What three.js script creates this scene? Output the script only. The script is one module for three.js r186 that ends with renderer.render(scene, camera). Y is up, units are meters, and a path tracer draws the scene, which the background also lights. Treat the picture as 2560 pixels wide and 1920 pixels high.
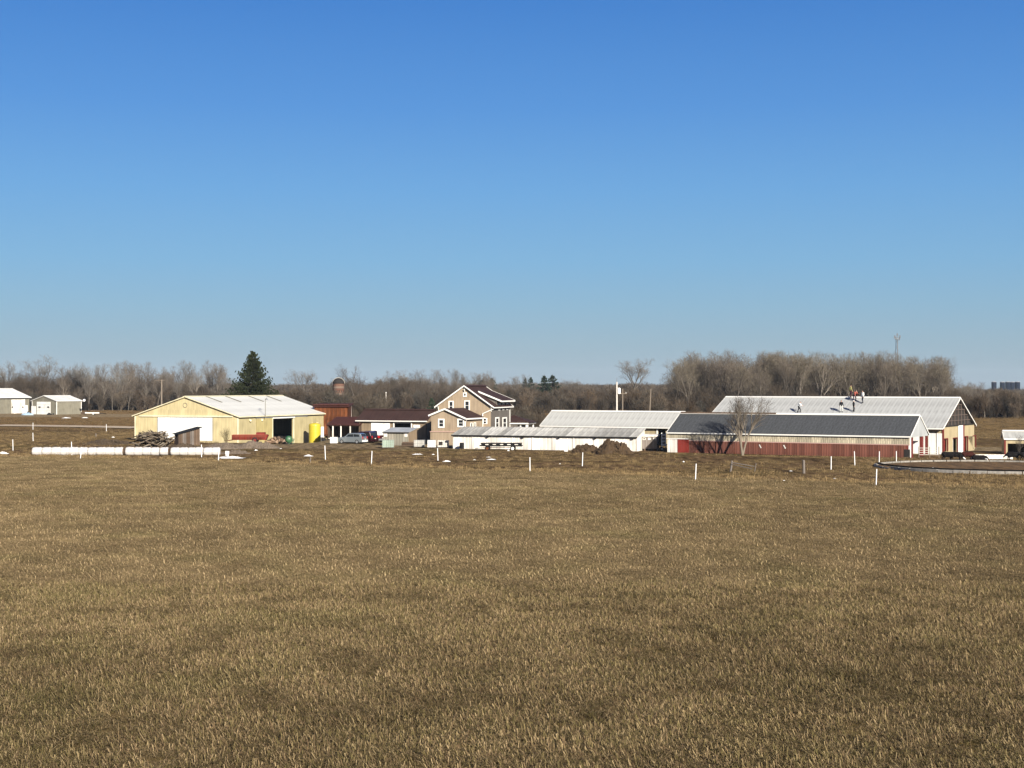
import * as THREE from 'three';
import { mergeGeometries } from 'three/addons/utils/BufferGeometryUtils.js';
import { ImprovedNoise } from 'three/addons/math/ImprovedNoise.js';
import { MarchingCubes } from 'three/addons/objects/MarchingCubes.js';

// ---------------------------------------------------------------- camera, sky, sun, exposure
const F = 3600, EYE = 8.5, HORIZON = 970;                 // focal length in photo pixels, eye height in metres
const scene = new THREE.Scene();
const camera = new THREE.PerspectiveCamera(2 * Math.atan(960 / F) * 180 / Math.PI, 1024 / 768, 0.5, 6000);
camera.position.set(0, EYE, 0);
camera.rotation.x = Math.atan((HORIZON - 960) / F);
const renderer = new THREE.WebGLRenderer({ antialias: true });
renderer.toneMapping = THREE.LinearToneMapping;
const EXPOSURE = 2.2;
renderer.toneMappingExposure = EXPOSURE;
renderer.shadowMap.enabled = true;
renderer.shadowMap.type = THREE.PCFSoftShadowMap;
const rad = Math.PI / 180;
const SUN_AZ = 25 * rad, SUN_EL = 23 * rad;               // behind the camera, to the right
const sunDir = new THREE.Vector3(Math.sin(SUN_AZ) * Math.cos(SUN_EL), Math.sin(SUN_EL), Math.cos(SUN_AZ) * Math.cos(SUN_EL));
function srgb(c) { return c.map((v) => { v /= 255; return v <= 0.04045 ? v / 12.92 : ((v + 0.055) / 1.055) ** 2.4; }); }
{
  const W = 1024, Hh = 1024, data = new Float32Array(W * Hh * 4);
  const stops = [[-90, [112, 108, 100]], [-2, [150, 168, 180]], [0, [163, 179, 190]], [0.8, [160, 181, 193]], [1.8, [155, 183, 199]], [3.2, [145, 184, 209]],
    [5, [131, 181, 219]], [7.8, [113, 170, 223]], [11, [92, 152, 219]], [15, [72, 133, 208]], [25, [42, 90, 170]], [45, [26, 62, 135]], [90, [16, 42, 100]]].map(([e, c]) => [e, srgb(c)]);
  for (let j = 0; j < Hh; j++) {
    const e = ((j + 0.5) / Hh - 0.5) * 180;
    let k = 0; while (k < stops.length - 2 && stops[k + 1][0] < e) k++;
    const [e0, c0] = stops[k], [e1, c1] = stops[k + 1], t = Math.min(1, Math.max(0, (e - e0) / (e1 - e0)));
    for (let i = 0; i < W; i++) {
      const az = ((i + 0.5) / W - 0.5) * 2 * Math.PI;
      const d = [Math.cos(e * rad) * Math.cos(az), Math.sin(e * rad), Math.cos(e * rad) * Math.sin(az)];
      const ang = Math.acos(Math.min(1, d[0] * sunDir.x + d[1] * sunDir.y + d[2] * sunDir.z)) / rad;
      const glow = e > -2 ? 0.9 * Math.exp(-ang / 16) : 0;
      const o = (j * W + i) * 4, away = e > -2 ? 1 + 0.16 * (-(d[0] * sunDir.x + d[2] * sunDir.z) / Math.hypot(sunDir.x, sunDir.z) - 0.9) : 1;
      for (let c = 0; c < 3; c++) data[o + c] = ((c0[c] * (1 - t) + c1[c] * t) * away + glow * [1, 0.95, 0.85][c]) / EXPOSURE;
      data[o + 3] = 1;
    }
  }
  const sky = new THREE.DataTexture(data, W, Hh, THREE.RGBAFormat, THREE.FloatType);
  sky.mapping = THREE.EquirectangularReflectionMapping; sky.magFilter = THREE.LinearFilter; sky.minFilter = THREE.LinearFilter; sky.needsUpdate = true;
  scene.background = sky; scene.environment = sky;
}
const sun = new THREE.DirectionalLight(new THREE.Color(1, 0.93, 0.82), 4.9);
sun.position.copy(sunDir).multiplyScalar(400).add(new THREE.Vector3(0, 0, -200));
sun.target.position.set(0, 0, -200); scene.add(sun, sun.target);
sun.castShadow = true; sun.shadow.mapSize.set(4096, 4096); sun.shadow.camera.left = -220; sun.shadow.camera.right = 220; sun.shadow.camera.top = 160; sun.shadow.camera.bottom = -160; sun.shadow.camera.far = 900;
scene.fog = new THREE.FogExp2(new THREE.Color(0.62, 0.74, 0.88), 0.00006);

// ---------------------------------------------------------------- helpers
function rng(seed) { let a = seed >>> 0; return () => { a = (a + 0x6D2B79F5) | 0; let t = Math.imul(a ^ (a >>> 15), 1 | a); t = (t + Math.imul(t ^ (t >>> 7), 61 | t)) ^ t; return ((t ^ (t >>> 14)) >>> 0) / 4294967296; }; }
const perlin = new ImprovedNoise();
function fbm(x, y, z = 0.37, oct = 4) { let s = 0, a = 0.5, f = 1; for (let i = 0; i < oct; i++) { s += a * perlin.noise(x * f, y * f, z + i * 7.1); a *= 0.5; f *= 2.07; } return s; }
const V = (x, y, z) => new THREE.Vector3(x, y, z);
const X = (px, d) => (px - 1280) / F * d, Y = (py, d) => EYE - (py - HORIZON) / F * d, DG = (py) => F * EYE / (py - HORIZON);
const G = (px, py) => { const d = DG(py); return [X(px, d), 0, -d]; };
const used = {};
function numbered(name) { const n = used[name] = (used[name] ?? -1) + 1; return n ? `${name}_${String(n).padStart(3, '0')}` : name; }
function tag(o, label, category, group, kind) { if (label) o.userData.label = label; if (category) o.userData.category = category; if (group) o.userData.group = group; if (kind) o.userData.kind = kind; return o; }
function thing(name, label, category, p = [0, 0, 0], turn = 0, group) {
  const o = new THREE.Group(); o.name = numbered(name); scene.add(o); o.position.set(...p); o.rotation.y = turn; return tag(o, label, category, group);
}
function copy(src, label, p, turn = 0, s = 1, group) {
  const o = src.clone(); o.name = numbered(src.name.replace(/_\d{3}$/, '')); scene.add(o); o.position.set(...p); o.rotation.set(0, turn, 0);
  if (Array.isArray(s)) o.scale.set(...s); else o.scale.setScalar(s);
  o.userData = { ...src.userData }; return tag(o, label, null, group);
}
function boxUV(g) {                                        // texture coordinates in metres, from the dominant axis of each face
  if (g.index) g = g.toNonIndexed();
  const p = g.attributes.position; g.computeVertexNormals(); const n = g.attributes.normal, uv = new Float32Array(p.count * 2);
  for (let i = 0; i < p.count; i++) {
    const ax = Math.abs(n.getX(i)), ay = Math.abs(n.getY(i)), az = Math.abs(n.getZ(i));
    if (ay >= ax && ay >= az) { uv[2 * i] = p.getX(i); uv[2 * i + 1] = p.getZ(i); } else if (ax >= az) { uv[2 * i] = p.getZ(i); uv[2 * i + 1] = p.getY(i); } else { uv[2 * i] = p.getX(i); uv[2 * i + 1] = p.getY(i); }
  }
  g.setAttribute('uv', new THREE.BufferAttribute(uv, 2)); return g;
}
function plain(g) { const o = g.index ? g.toNonIndexed() : g; for (const k of Object.keys(o.attributes)) if (!['position', 'normal', 'uv'].includes(k)) o.deleteAttribute(k); return o; }
function join(gs) { return gs.length === 1 ? gs[0] : mergeGeometries(gs.map(plain)); }
function part(name, geo, m, parent, label) {
  const g = Array.isArray(geo) ? join(geo) : geo; const o = new THREE.Mesh(g, m); o.name = parent === scene ? numbered(name) : name; o.castShadow = o.receiveShadow = true; parent.add(o);
  if (label) o.userData.label = label; return o;
}
function bx(w, h, d, x = 0, y = 0, z = 0, rx = 0, ry = 0, rz = 0) { const g = new THREE.BoxGeometry(w, h, d); if (rx) g.rotateX(rx); if (rz) g.rotateZ(rz); if (ry) g.rotateY(ry); g.translate(x, y, z); return boxUV(g); }
function cyl(r0, r1, h, x = 0, y = 0, z = 0, n = 12, rx = 0, rz = 0) { const g = new THREE.CylinderGeometry(r0, r1, h, n); if (rx) g.rotateX(rx); if (rz) g.rotateZ(rz); g.translate(x, y, z); return g; }
function rod(a, b, r0, r1 = r0, n = 6) {
  const d = V(...b).sub(V(...a)), L = d.length(), g = new THREE.CylinderGeometry(r1, r0, L, n); g.translate(0, L / 2, 0);
  g.applyQuaternion(new THREE.Quaternion().setFromUnitVectors(V(0, 1, 0), d.normalize())); g.translate(...a); return g;
}
function sheet(pts, t, holes = []) {                       // polygon [[u, y]...] in the XY plane, thickness t towards -z
  const s = new THREE.Shape(pts.map(([a, b]) => new THREE.Vector2(a, b)));
  for (const [a0, a1, b0, b1] of holes) { const h = new THREE.Path(); h.moveTo(a0, b0); h.lineTo(a0, b1); h.lineTo(a1, b1); h.lineTo(a1, b0); h.closePath(); s.holes.push(h); }
  const g = new THREE.ExtrudeGeometry(s, { depth: t, bevelEnabled: false, steps: 1 }); g.translate(0, 0, -t); return boxUV(g);
}
// ---- textures: only grain, weathering and dirt
function noiseTexture(seed, w, h, fn) {
  const data = new Uint8Array(w * h * 4), r = rng(seed);
  for (let j = 0; j < h; j++) for (let i = 0; i < w; i++) { const c = fn(i / w, j / h, r); const o = (j * w + i) * 4; for (let k = 0; k < 3; k++) data[o + k] = Math.max(0, Math.min(255, c[k] * 255)); data[o + 3] = 255; }
  const t = new THREE.DataTexture(data, w, h, THREE.RGBAFormat); t.magFilter = THREE.LinearFilter; t.minFilter = THREE.LinearMipmapLinearFilter; t.generateMipmaps = true; t.wrapS = t.wrapT = THREE.RepeatWrapping; t.colorSpace = THREE.SRGBColorSpace; t.needsUpdate = true; return t;
}
const tile = (u, v, f, z) => { const a = u * 2 * Math.PI, b = v * 2 * Math.PI, s = f / (2 * Math.PI); return perlin.noise(Math.cos(a) * s + z, Math.sin(a) * s, Math.cos(b) * s) + perlin.noise(Math.sin(b) * s + 3.3, z + Math.cos(a) * s, Math.sin(a) * s + 1.7) * 0.6; };
const weather = noiseTexture(11, 256, 256, (u, v, r) => { const s = 0.93 + 0.08 * tile(u, v, 5, 1) + 0.07 * tile(u, v * 0.15, 22, 4) + (r() - 0.5) * 0.05; return [s, s * 0.995, s * 0.985]; });
const streak = noiseTexture(12, 256, 256, (u, v, r) => { const s = 0.86 + 0.12 * tile(u, v, 4, 2) + 0.17 * tile(u, v * 0.1, 34, 8) + (r() - 0.5) * 0.07; return [s, s * 0.98, s * 0.96]; });
const rusty = noiseTexture(13, 256, 256, (u, v, r) => { const s = 0.72 + 0.2 * tile(u, v, 5, 5) + 0.28 * tile(u, v * 0.12, 30, 9) + (r() - 0.5) * 0.1; return [s, s * 0.92, s * 0.86]; });
const speck = noiseTexture(14, 256, 256, (u, v, r) => { const s = 0.82 + 0.12 * tile(u, v, 8, 3) + (r() - 0.5) * 0.28; return [s, s, s]; });
const soil = noiseTexture(15, 512, 512, (u, v, r) => { const s = 0.72 + 0.2 * tile(u, v, 9, 3) + 0.16 * tile(u, v, 31, 6) + (r() - 0.5) * 0.34; return [s, s * 0.985, s * 0.95]; });
const rep = (t, s, sy = s) => { const c = t.clone(); c.repeat.set(1 / s, 1 / sy); c.needsUpdate = true; return c; };
const wall6 = rep(weather, 5, 5), streak4 = rep(streak, 4, 6), rust3 = rep(rusty, 3, 5), speck2 = rep(speck, 2), soil5 = rep(soil, 7);
const col = (c) => new THREE.Color().setRGB(...c);
function M(c, rough = 0.8, map, more = {}) { return new THREE.MeshPhysicalMaterial({ color: col(c.map((v) => v * 0.8)), roughness: rough, specularIntensity: rough > 0.6 ? 0.25 : 0.7, map: map ?? null, ...more }); }
const m = {
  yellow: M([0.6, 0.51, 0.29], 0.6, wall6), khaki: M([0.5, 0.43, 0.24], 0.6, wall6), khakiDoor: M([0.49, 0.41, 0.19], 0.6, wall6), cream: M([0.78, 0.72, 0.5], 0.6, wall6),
  white: M([0.93, 0.93, 0.9], 0.6, wall6), whiteBoard: M([0.98, 0.96, 0.9], 0.8, streak4), whiteRoof: M([0.84, 0.84, 0.8], 0.5, wall6), greyRoof: M([0.44, 0.46, 0.47], 0.5, wall6),
  galva: [0.5, 0.62, 0.42, 0.72].map((v) => M([v * 0.98, v, v * 0.96], 0.75, streak4)),
  paleRoof: [0.505, 0.501, 0.509].map((v) => M([v * 0.99, v, v * 0.96], 0.8, wall6)),
  lightRoof: [0.74, 0.72, 0.76].map((v) => M([v, v, v * 0.93], 0.5, wall6)),
  bigRoof: [0.475, 0.471, 0.479].map((v) => M([v * 0.98, v, v * 0.98], 0.8, wall6)),
  shingle: M([0.104, 0.11, 0.117], 0.9, speck2), brownRoof: M([0.055, 0.031, 0.027], 0.75, wall6), maroonRoof: M([0.1, 0.036, 0.028], 0.8, speck2),
  tan: M([0.37, 0.29, 0.205], 0.8, wall6), garageTan: M([0.27, 0.205, 0.14], 0.8, wall6), greySiding: M([0.15, 0.135, 0.12], 0.8, wall6), beige: M([0.46, 0.38, 0.235], 0.7, wall6),
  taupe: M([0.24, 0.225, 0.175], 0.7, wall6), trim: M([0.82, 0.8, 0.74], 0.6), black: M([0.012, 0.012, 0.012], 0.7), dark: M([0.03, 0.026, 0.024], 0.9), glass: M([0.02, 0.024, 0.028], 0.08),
  red: [0.21, 0.17, 0.25].map((v) => M([v, v * 0.41, v * 0.3], 0.85, streak4)), redDoor: M([0.23, 0.035, 0.026], 0.7, wall6), redPost: M([0.16, 0.03, 0.025], 0.7),
  creamPanel: [0.62, 0.5, 0.7].map((v) => M([v, v * 0.92, v * 0.7], 0.6, streak4)), pinkTrim: M([0.5, 0.33, 0.28], 0.8),
  rust: [0.19, 0.155, 0.22].map((v) => M([v, v * 0.4, v * 0.17], 0.85, rust3)), oldWood: [0.22, 0.17, 0.26].map((v) => M([v, v * 0.9, v * 0.82], 0.95, streak4)), brownWood: [0.15, 0.12, 0.18].map((v) => M([v, v * 0.72, v * 0.52], 0.95, streak4)),
  frameWood: M([0.13, 0.1, 0.085], 0.9), gableSheet: M([0.045, 0.04, 0.036], 0.9), steel: M([0.4, 0.41, 0.41], 0.4, null, { metalness: 0.6 }), concrete: M([0.6, 0.56, 0.49], 0.95, speck2), plastic: M([0.84, 0.84, 0.83], 0.35),
  tank: M([0.52, 0.42, 0.035], 0.4), green: M([0.03, 0.1, 0.04], 0.5), bark: M([0.13, 0.105, 0.08], 0.95), paleBark: M([0.24, 0.2, 0.155], 0.95), poleWood: M([0.2, 0.165, 0.13], 0.95), rubber: M([0.02, 0.02, 0.02], 0.9),
};
// ---------------------------------------------------------------- ground
const fenceDist = (x) => x < -56 ? 178.5 : Math.max(118, 147 - 0.563 * x);    // far edge of the hay field
const ss = (a, b, t) => { t = Math.min(1, Math.max(0, (t - a) / (b - a))); return t * t * (3 - 2 * t); };
const dip = (x, d) => -1.2 * ss(222, 242, d) * (1 - ss(262, 275, d)) * ss(-52, -46, x) * (1 - ss(-32.4, -30.2, x));   // the yard falls away along the side of the yellow barn
const hillock = (x, z) => 0.06 * fbm(x * 0.08, z * 0.08, 2.2, 3);
const R1 = 12.6, PADX = 51.8, PADZ = -154;                                     // round concrete kerb
{
  const xs = [], ds = [];
  for (let x = -3000; x < -260; x += 130) xs.push(x); for (let x = -260; x < -90; x += 5) xs.push(x); for (let x = -90; x <= 90; x += 0.9) xs.push(x); for (let x = 95; x <= 260; x += 5) xs.push(x); for (let x = 330; x <= 3000; x += 130) xs.push(x);
  for (let d = -2500; d < 0; d += 150) ds.push(d); for (let d = 0; d < 130; d += 1.2) ds.push(d); for (let d = 130; d < 260; d += 0.8) ds.push(d); for (let d = 260; d < 480; d += 2.5) ds.push(d); for (let d = 480; d < 900; d += 10) ds.push(d); for (let d = 900; d <= 4200; d += 150) ds.push(d);
  const nx = xs.length, nd = ds.length, pos = new Float32Array(nx * nd * 3), colr = new Float32Array(nx * nd * 3), uv = new Float32Array(nx * nd * 2), idx = [];
  const mix = (a, b, t) => a.map((v, i) => v * (1 - t) + b[i] * t), sm = (a, b, t) => { t = Math.min(1, Math.max(0, (t - a) / (b - a))); return t * t * (3 - 2 * t); };
  const hay = [0.3, 0.215, 0.115], hay2 = [0.25, 0.185, 0.085], dirt = [0.27, 0.18, 0.115], dirt2 = [0.17, 0.115, 0.075], weed = [0.4, 0.285, 0.155], olive = [0.25, 0.195, 0.09], far = [0.43, 0.285, 0.15], redfar = [0.36, 0.225, 0.125], gravel = [0.52, 0.415, 0.3];
  for (let j = 0; j < nd; j++) for (let i = 0; i < nx; i++) {
    const x = xs[i], d = ds[j], z = -d, k = j * nx + i, n = fbm(x * 0.05, z * 0.05, 0.3, 5), n2 = fbm(x * 0.19 + 9, z * 0.12, 4.3, 4), n3 = fbm(x * 0.045 + 20, z * 0.16, 8, 4);
    const e = fenceDist(x);
    let c = mix(hay, hay2, sm(-0.2, 0.3, n));
    if (d > e - 3) {
      let s = mix(dirt, dirt2, sm(-0.05, 0.22, n3)); s = mix(s, weed, sm(0.02, 0.3, n2) * 0.75); s = mix(s, olive, sm(0.08, 0.35, n) * 0.6);
      if (x > 36) s = mix(s, weed, 0.3);
      c = mix(c, s, sm(-2, 2.5, d - e + n2 * 4));
      if (x > -46 && x < 20) c = mix(c, gravel, sm(196, 205, d + n2 * 8) * (1 - sm(250, 262, d)) * 0.55);
      const f = mix(far, redfar, sm(-0.1, 0.2, n3));
      c = mix(c, f, sm(x < -60 ? 285 : 250, x < -60 ? 312 : 285, d + n * 14));
      if (x < -60) { c = mix(c, weed, sm(218, 232, d + n2 * 10) * (1 - sm(262, 285, d + n * 10)) * 0.6); c = mix(c, gravel, sm(417, 424, d + n2 * 3) * (1 - sm(470, 478, d)) * 0.75); }
      if (x > 52) { c = mix(c, weed, sm(225, 270, d) * 0.55); c = mix(c, gravel, sm(186, 189, d) * (1 - sm(206, 209, d)) * 0.7); c = mix(c, dirt2, sm(214, 220, d + n * 6) * (1 - sm(236, 250, d + n * 6)) * 0.5); }
    }
    let y = d > 0 && d < 900 ? hillock(x, z) : 0;
    y += 0.35 * Math.max(0, fbm(x * 0.09 + 4, z * 0.22, 6.6, 3)) * sm(2, 8, d - e) * (1 - sm(195, 204, d + (x > 20 ? 14 : 0)));
    if (x > 20) y += 0.3 * Math.exp(-(((d - 176 + (x - 20) * 0.55) / 5) ** 2)) * (x < 42 ? 1 : 0);
    const rr = Math.hypot(x - PADX, z - PADZ); if (rr < R1 + 3) y = 0; y += dip(x, d);
    pos.set([x, y, z], k * 3); colr.set([c[0] * 0.8, c[1] * 0.8, c[2] * 0.72], k * 3); uv.set([x, z], k * 2);
    if (i && j) { const a = k - nx - 1, b = k - nx, cc = k - 1; idx.push(a, b, k, a, k, cc); }
  }
  const g = new THREE.BufferGeometry(); g.setAttribute('position', new THREE.BufferAttribute(pos, 3)); g.setAttribute('color', new THREE.BufferAttribute(colr, 3)); g.setAttribute('uv', new THREE.BufferAttribute(uv, 2)); g.setIndex(idx); g.computeVertexNormals();
  part('ground', g, new THREE.MeshPhysicalMaterial({ vertexColors: true, map: soil5, roughness: 1, specularIntensity: 0, bumpMap: soil5, bumpScale: 0.03 }), scene).userData.kind = 'structure';
}
{ // pale gravel track beyond the left paddock and the dirt drive of the garages
  const P = [[-10, 1064.5], [83, 1065.5], [180, 1067], [266, 1068.5], [345, 1070.5]], half = 1.9, pos = [], uv = [], idx = [];
  P.forEach(([px, py], i) => { const d = DG(py), x = X(px, d); pos.push(x, 0.16, -d - half * 3.1, x, 0.16, -d + half * 3.1); uv.push(i * 8, 0, i * 8, 4); if (i) { const k = i * 2; idx.push(k - 2, k + 1, k - 1, k - 2, k, k + 1); } });
  const g = new THREE.BufferGeometry(); g.setAttribute('position', new THREE.Float32BufferAttribute(pos, 3)); g.setAttribute('uv', new THREE.Float32BufferAttribute(uv, 2)); g.setIndex(idx); g.computeVertexNormals();
  part('road', g, M([0.75, 0.6, 0.43], 1, speck2), scene).userData.kind = 'structure';
}
// ---------------------------------------------------------------- gabled buildings
// local axes: x along the ridge, z towards the front slope; a, w half-sizes of the roof, he / hr eave and ridge height
function frameOf(b) {
  const t = b.th * rad, c = Math.cos(t), s = Math.sin(t);
  b.onFront = (px, z = b.w - b.of) => { const k = (px - 1280) / F; const q = (k * (b.d - z * c) - b.cx + z * s) / (c + k * s); return [q, b.d - q * s - z * c]; };
  b.onEnd = (px, x) => { const k = (px - 1280) / F; const q = (k * (b.d - x * s) - b.cx - x * c) / (k * c - s); return [q, b.d - x * s - q * c]; };
  b.rectFront = (x0, y0, x1, y1, z) => { const [a0, d0] = b.onFront(x0, z), [a1, d1] = b.onFront(x1, z), d = (d0 + d1) / 2; return [a0, a1, Y(y1, d), Y(y0, d)]; };
  b.rectEnd = (x0, y0, x1, y1, x) => { const [a0, d0] = b.onEnd(x0, x), [a1, d1] = b.onEnd(x1, x), d = (d0 + d1) / 2; return [Math.min(a0, a1), Math.max(a0, a1), Y(y1, d), Y(y0, d)]; };
  b.onRoof = (px, py) => { const f = (D) => { const x = X(px, D) - b.cx, z = -D + b.d; const lz = -x * s + z * c; return [Y(py, D) - (b.hr - (b.hr - b.he) / b.w * lz), x * c + z * s, lz]; }; const f0 = f(b.d)[0], f1 = f(b.d + 1)[0]; const D = b.d - f0 / (f1 - f0); const r = f(D); return { p: [X(px, D), Y(py, D), -D], lx: r[1], lz: r[2] }; };
  b.oe ??= 0.3; b.of ??= 0.35; b.X = b.a - b.oe; b.Z = b.w - b.of; b.slope = (b.hr - b.he) / b.w; b.yw = b.he + b.slope * b.of - 0.12;
  return b;
}
function building(name, b) {
  frameOf(b); b.o = thing(name, b.label, b.cat, [b.cx, 0, -b.d], -b.th * rad, b.group); return b;
}
function frontWall(b, mat, holes = [], y0 = 0, y1 = b.yw, name = 'wall', x0 = -b.X, x1 = b.X) { const g = sheet([[x0, y0], [x1, y0], [x1, y1], [x0, y1]], 0.14, holes); g.translate(0, 0, b.Z); return part(name, g, mat, b.o); }
function backWall(b, mat, x0 = -b.X, x1 = b.X) { return part('wall', bx(x1 - x0, b.yw, 0.14, (x0 + x1) / 2, b.yw / 2, -b.Z + 0.07), mat, b.o); }
function endWall(b, side, mat, holes = [], y0 = 0, flat = false) {
  const yp = b.yw + b.slope * b.Z, hs = side < 0 ? holes : holes.map(([a0, a1, c, d]) => [-a1, -a0, c, d]), pts = flat ? [[-b.Z, y0], [b.Z, y0], [b.Z, b.yw], [-b.Z, b.yw]] : [[-b.Z, y0], [b.Z, y0], [b.Z, b.yw], [0, yp], [-b.Z, b.yw]];
  const g = sheet(pts, 0.14, hs); g.rotateY(side * Math.PI / 2); g.translate(side * (b.X - 0.002), 0, 0); return part('wall', g, mat, b.o);
}
const panelCache = {};
function roof(b, mats, pw, trimMat, backMat) {               // pw: width of a metal sheet; 0 for one shingled plane
  const ang = Math.atan(b.slope), L = Math.hypot(b.w, b.hr - b.he), r = rng(Math.round(b.d * 7)); mats = [].concat(mats);
  const deck = part('roof', [bx(b.a * 2, 0.08, L, 0, (b.he + b.hr) / 2 - 0.09, b.w / 2, ang), bx(b.a * 2, 0.08, L, 0, (b.he + b.hr) / 2 - 0.09, -b.w / 2, -ang)], backMat ?? mats[0], b.o);
  if (pw) {
    const n = Math.round(b.a * 2 / pw), w = b.a * 2 / n, key = `${w.toFixed(3)} ${L.toFixed(2)}`;
    const g = panelCache[key] ??= join([bx(w - 0.006, 0.03, L), bx(0.035, 0.02, L, w / 2 - 0.04, 0.01, 0)]);
    for (let i = 0; i < n; i++) for (const s of [1, -1]) { const p = part('roof_panel', g, mats[Math.floor(r() * mats.length)], deck); p.position.set(-b.a + (i + 0.5) * w, (b.he + b.hr) / 2 - 0.02, s * b.w / 2); p.rotation.x = s * ang; }
  }
  part('ridge_cap', [bx(b.a * 2, 0.05, 0.4, 0, b.hr - 0.02, 0.19, ang), bx(b.a * 2, 0.05, 0.4, 0, b.hr - 0.02, -0.19, -ang)], b.capMat ?? trimMat ?? mats[0], deck);
  if (trimMat) {
    for (const s of [-1, 1]) part('fascia', bx(b.a * 2, b.fh ?? 0.16, 0.05, 0, b.he - 0.12, s * (b.w + 0.03)), trimMat, b.o);
    if (b.rake !== 0) for (const s of [-1, 1]) part('rake_trim', [bx(0.05, b.rake ?? 0.15, L + 0.05, s * (b.a + 0.03), (b.he + b.hr) / 2 - 0.08, b.w / 2, ang), bx(0.05, b.rake ?? 0.15, L + 0.05, s * (b.a + 0.03), (b.he + b.hr) / 2 - 0.08, -b.w / 2, -ang)], trimMat, b.o);
  }
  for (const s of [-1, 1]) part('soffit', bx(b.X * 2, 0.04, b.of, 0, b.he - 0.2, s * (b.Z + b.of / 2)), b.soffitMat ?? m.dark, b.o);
  return deck;
}
function corner(b, mat, list, h = b.yw) { for (const [sx, sz] of list) part('corner_trim', bx(0.2, h + 1, 0.2, sx * (b.X - 0.04), h / 2 - 0.5, sz * (b.Z - 0.04)), mat, b.o); }
// window on an end wall (side -1 or 1) or the front wall (side 0)
function windowOn(b, side, [a0, a1, y0, y1], o = b.o, cross = true, fr = m.trim, pane = m.glass, t = 0.14, x = b.X, z = b.Z) {
  const w = a1 - a0, h = y1 - y0, cx = (a0 + a1) / 2, cy = (y0 + y1) / 2, gs = [bx(w, t, 0.1, 0, h / 2 - t / 2), bx(w, t, 0.1, 0, -h / 2 + t / 2), bx(t, h - 2 * t, 0.1, -w / 2 + t / 2, 0), bx(t, h - 2 * t, 0.1, w / 2 - t / 2, 0)];
  if (cross) gs.push(bx(w - 2 * t, 0.05, 0.06, 0, 0, -0.02));
  const f = new THREE.Group(); f.name = 'window'; o.add(f);
  part('frame', gs, fr, f); part('pane', bx(w - t * 2, h - t * 2, 0.02, 0, 0, -0.03), pane, f);
  if (side) { f.position.set(side * (x + 0.045), cy, cx); f.rotation.y = side * Math.PI / 2; } else f.position.set(cx, cy, z + 0.055);
  return f;
}
function slabOn(b, side, name, [a0, a1, y0, y1], mat, t = 0.08, off = 0.02, o = b.o) { const g = bx(a1 - a0, y1 - y0, t, 0, (y0 + y1) / 2, 0); if (side) { g.rotateY(side * Math.PI / 2); g.translate(side * (b.X + off + t / 2), 0, (a0 + a1) / 2); } else g.translate((a0 + a1) / 2, 0, b.Z + off + t / 2); return part(name, g, mat, o); }
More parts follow.
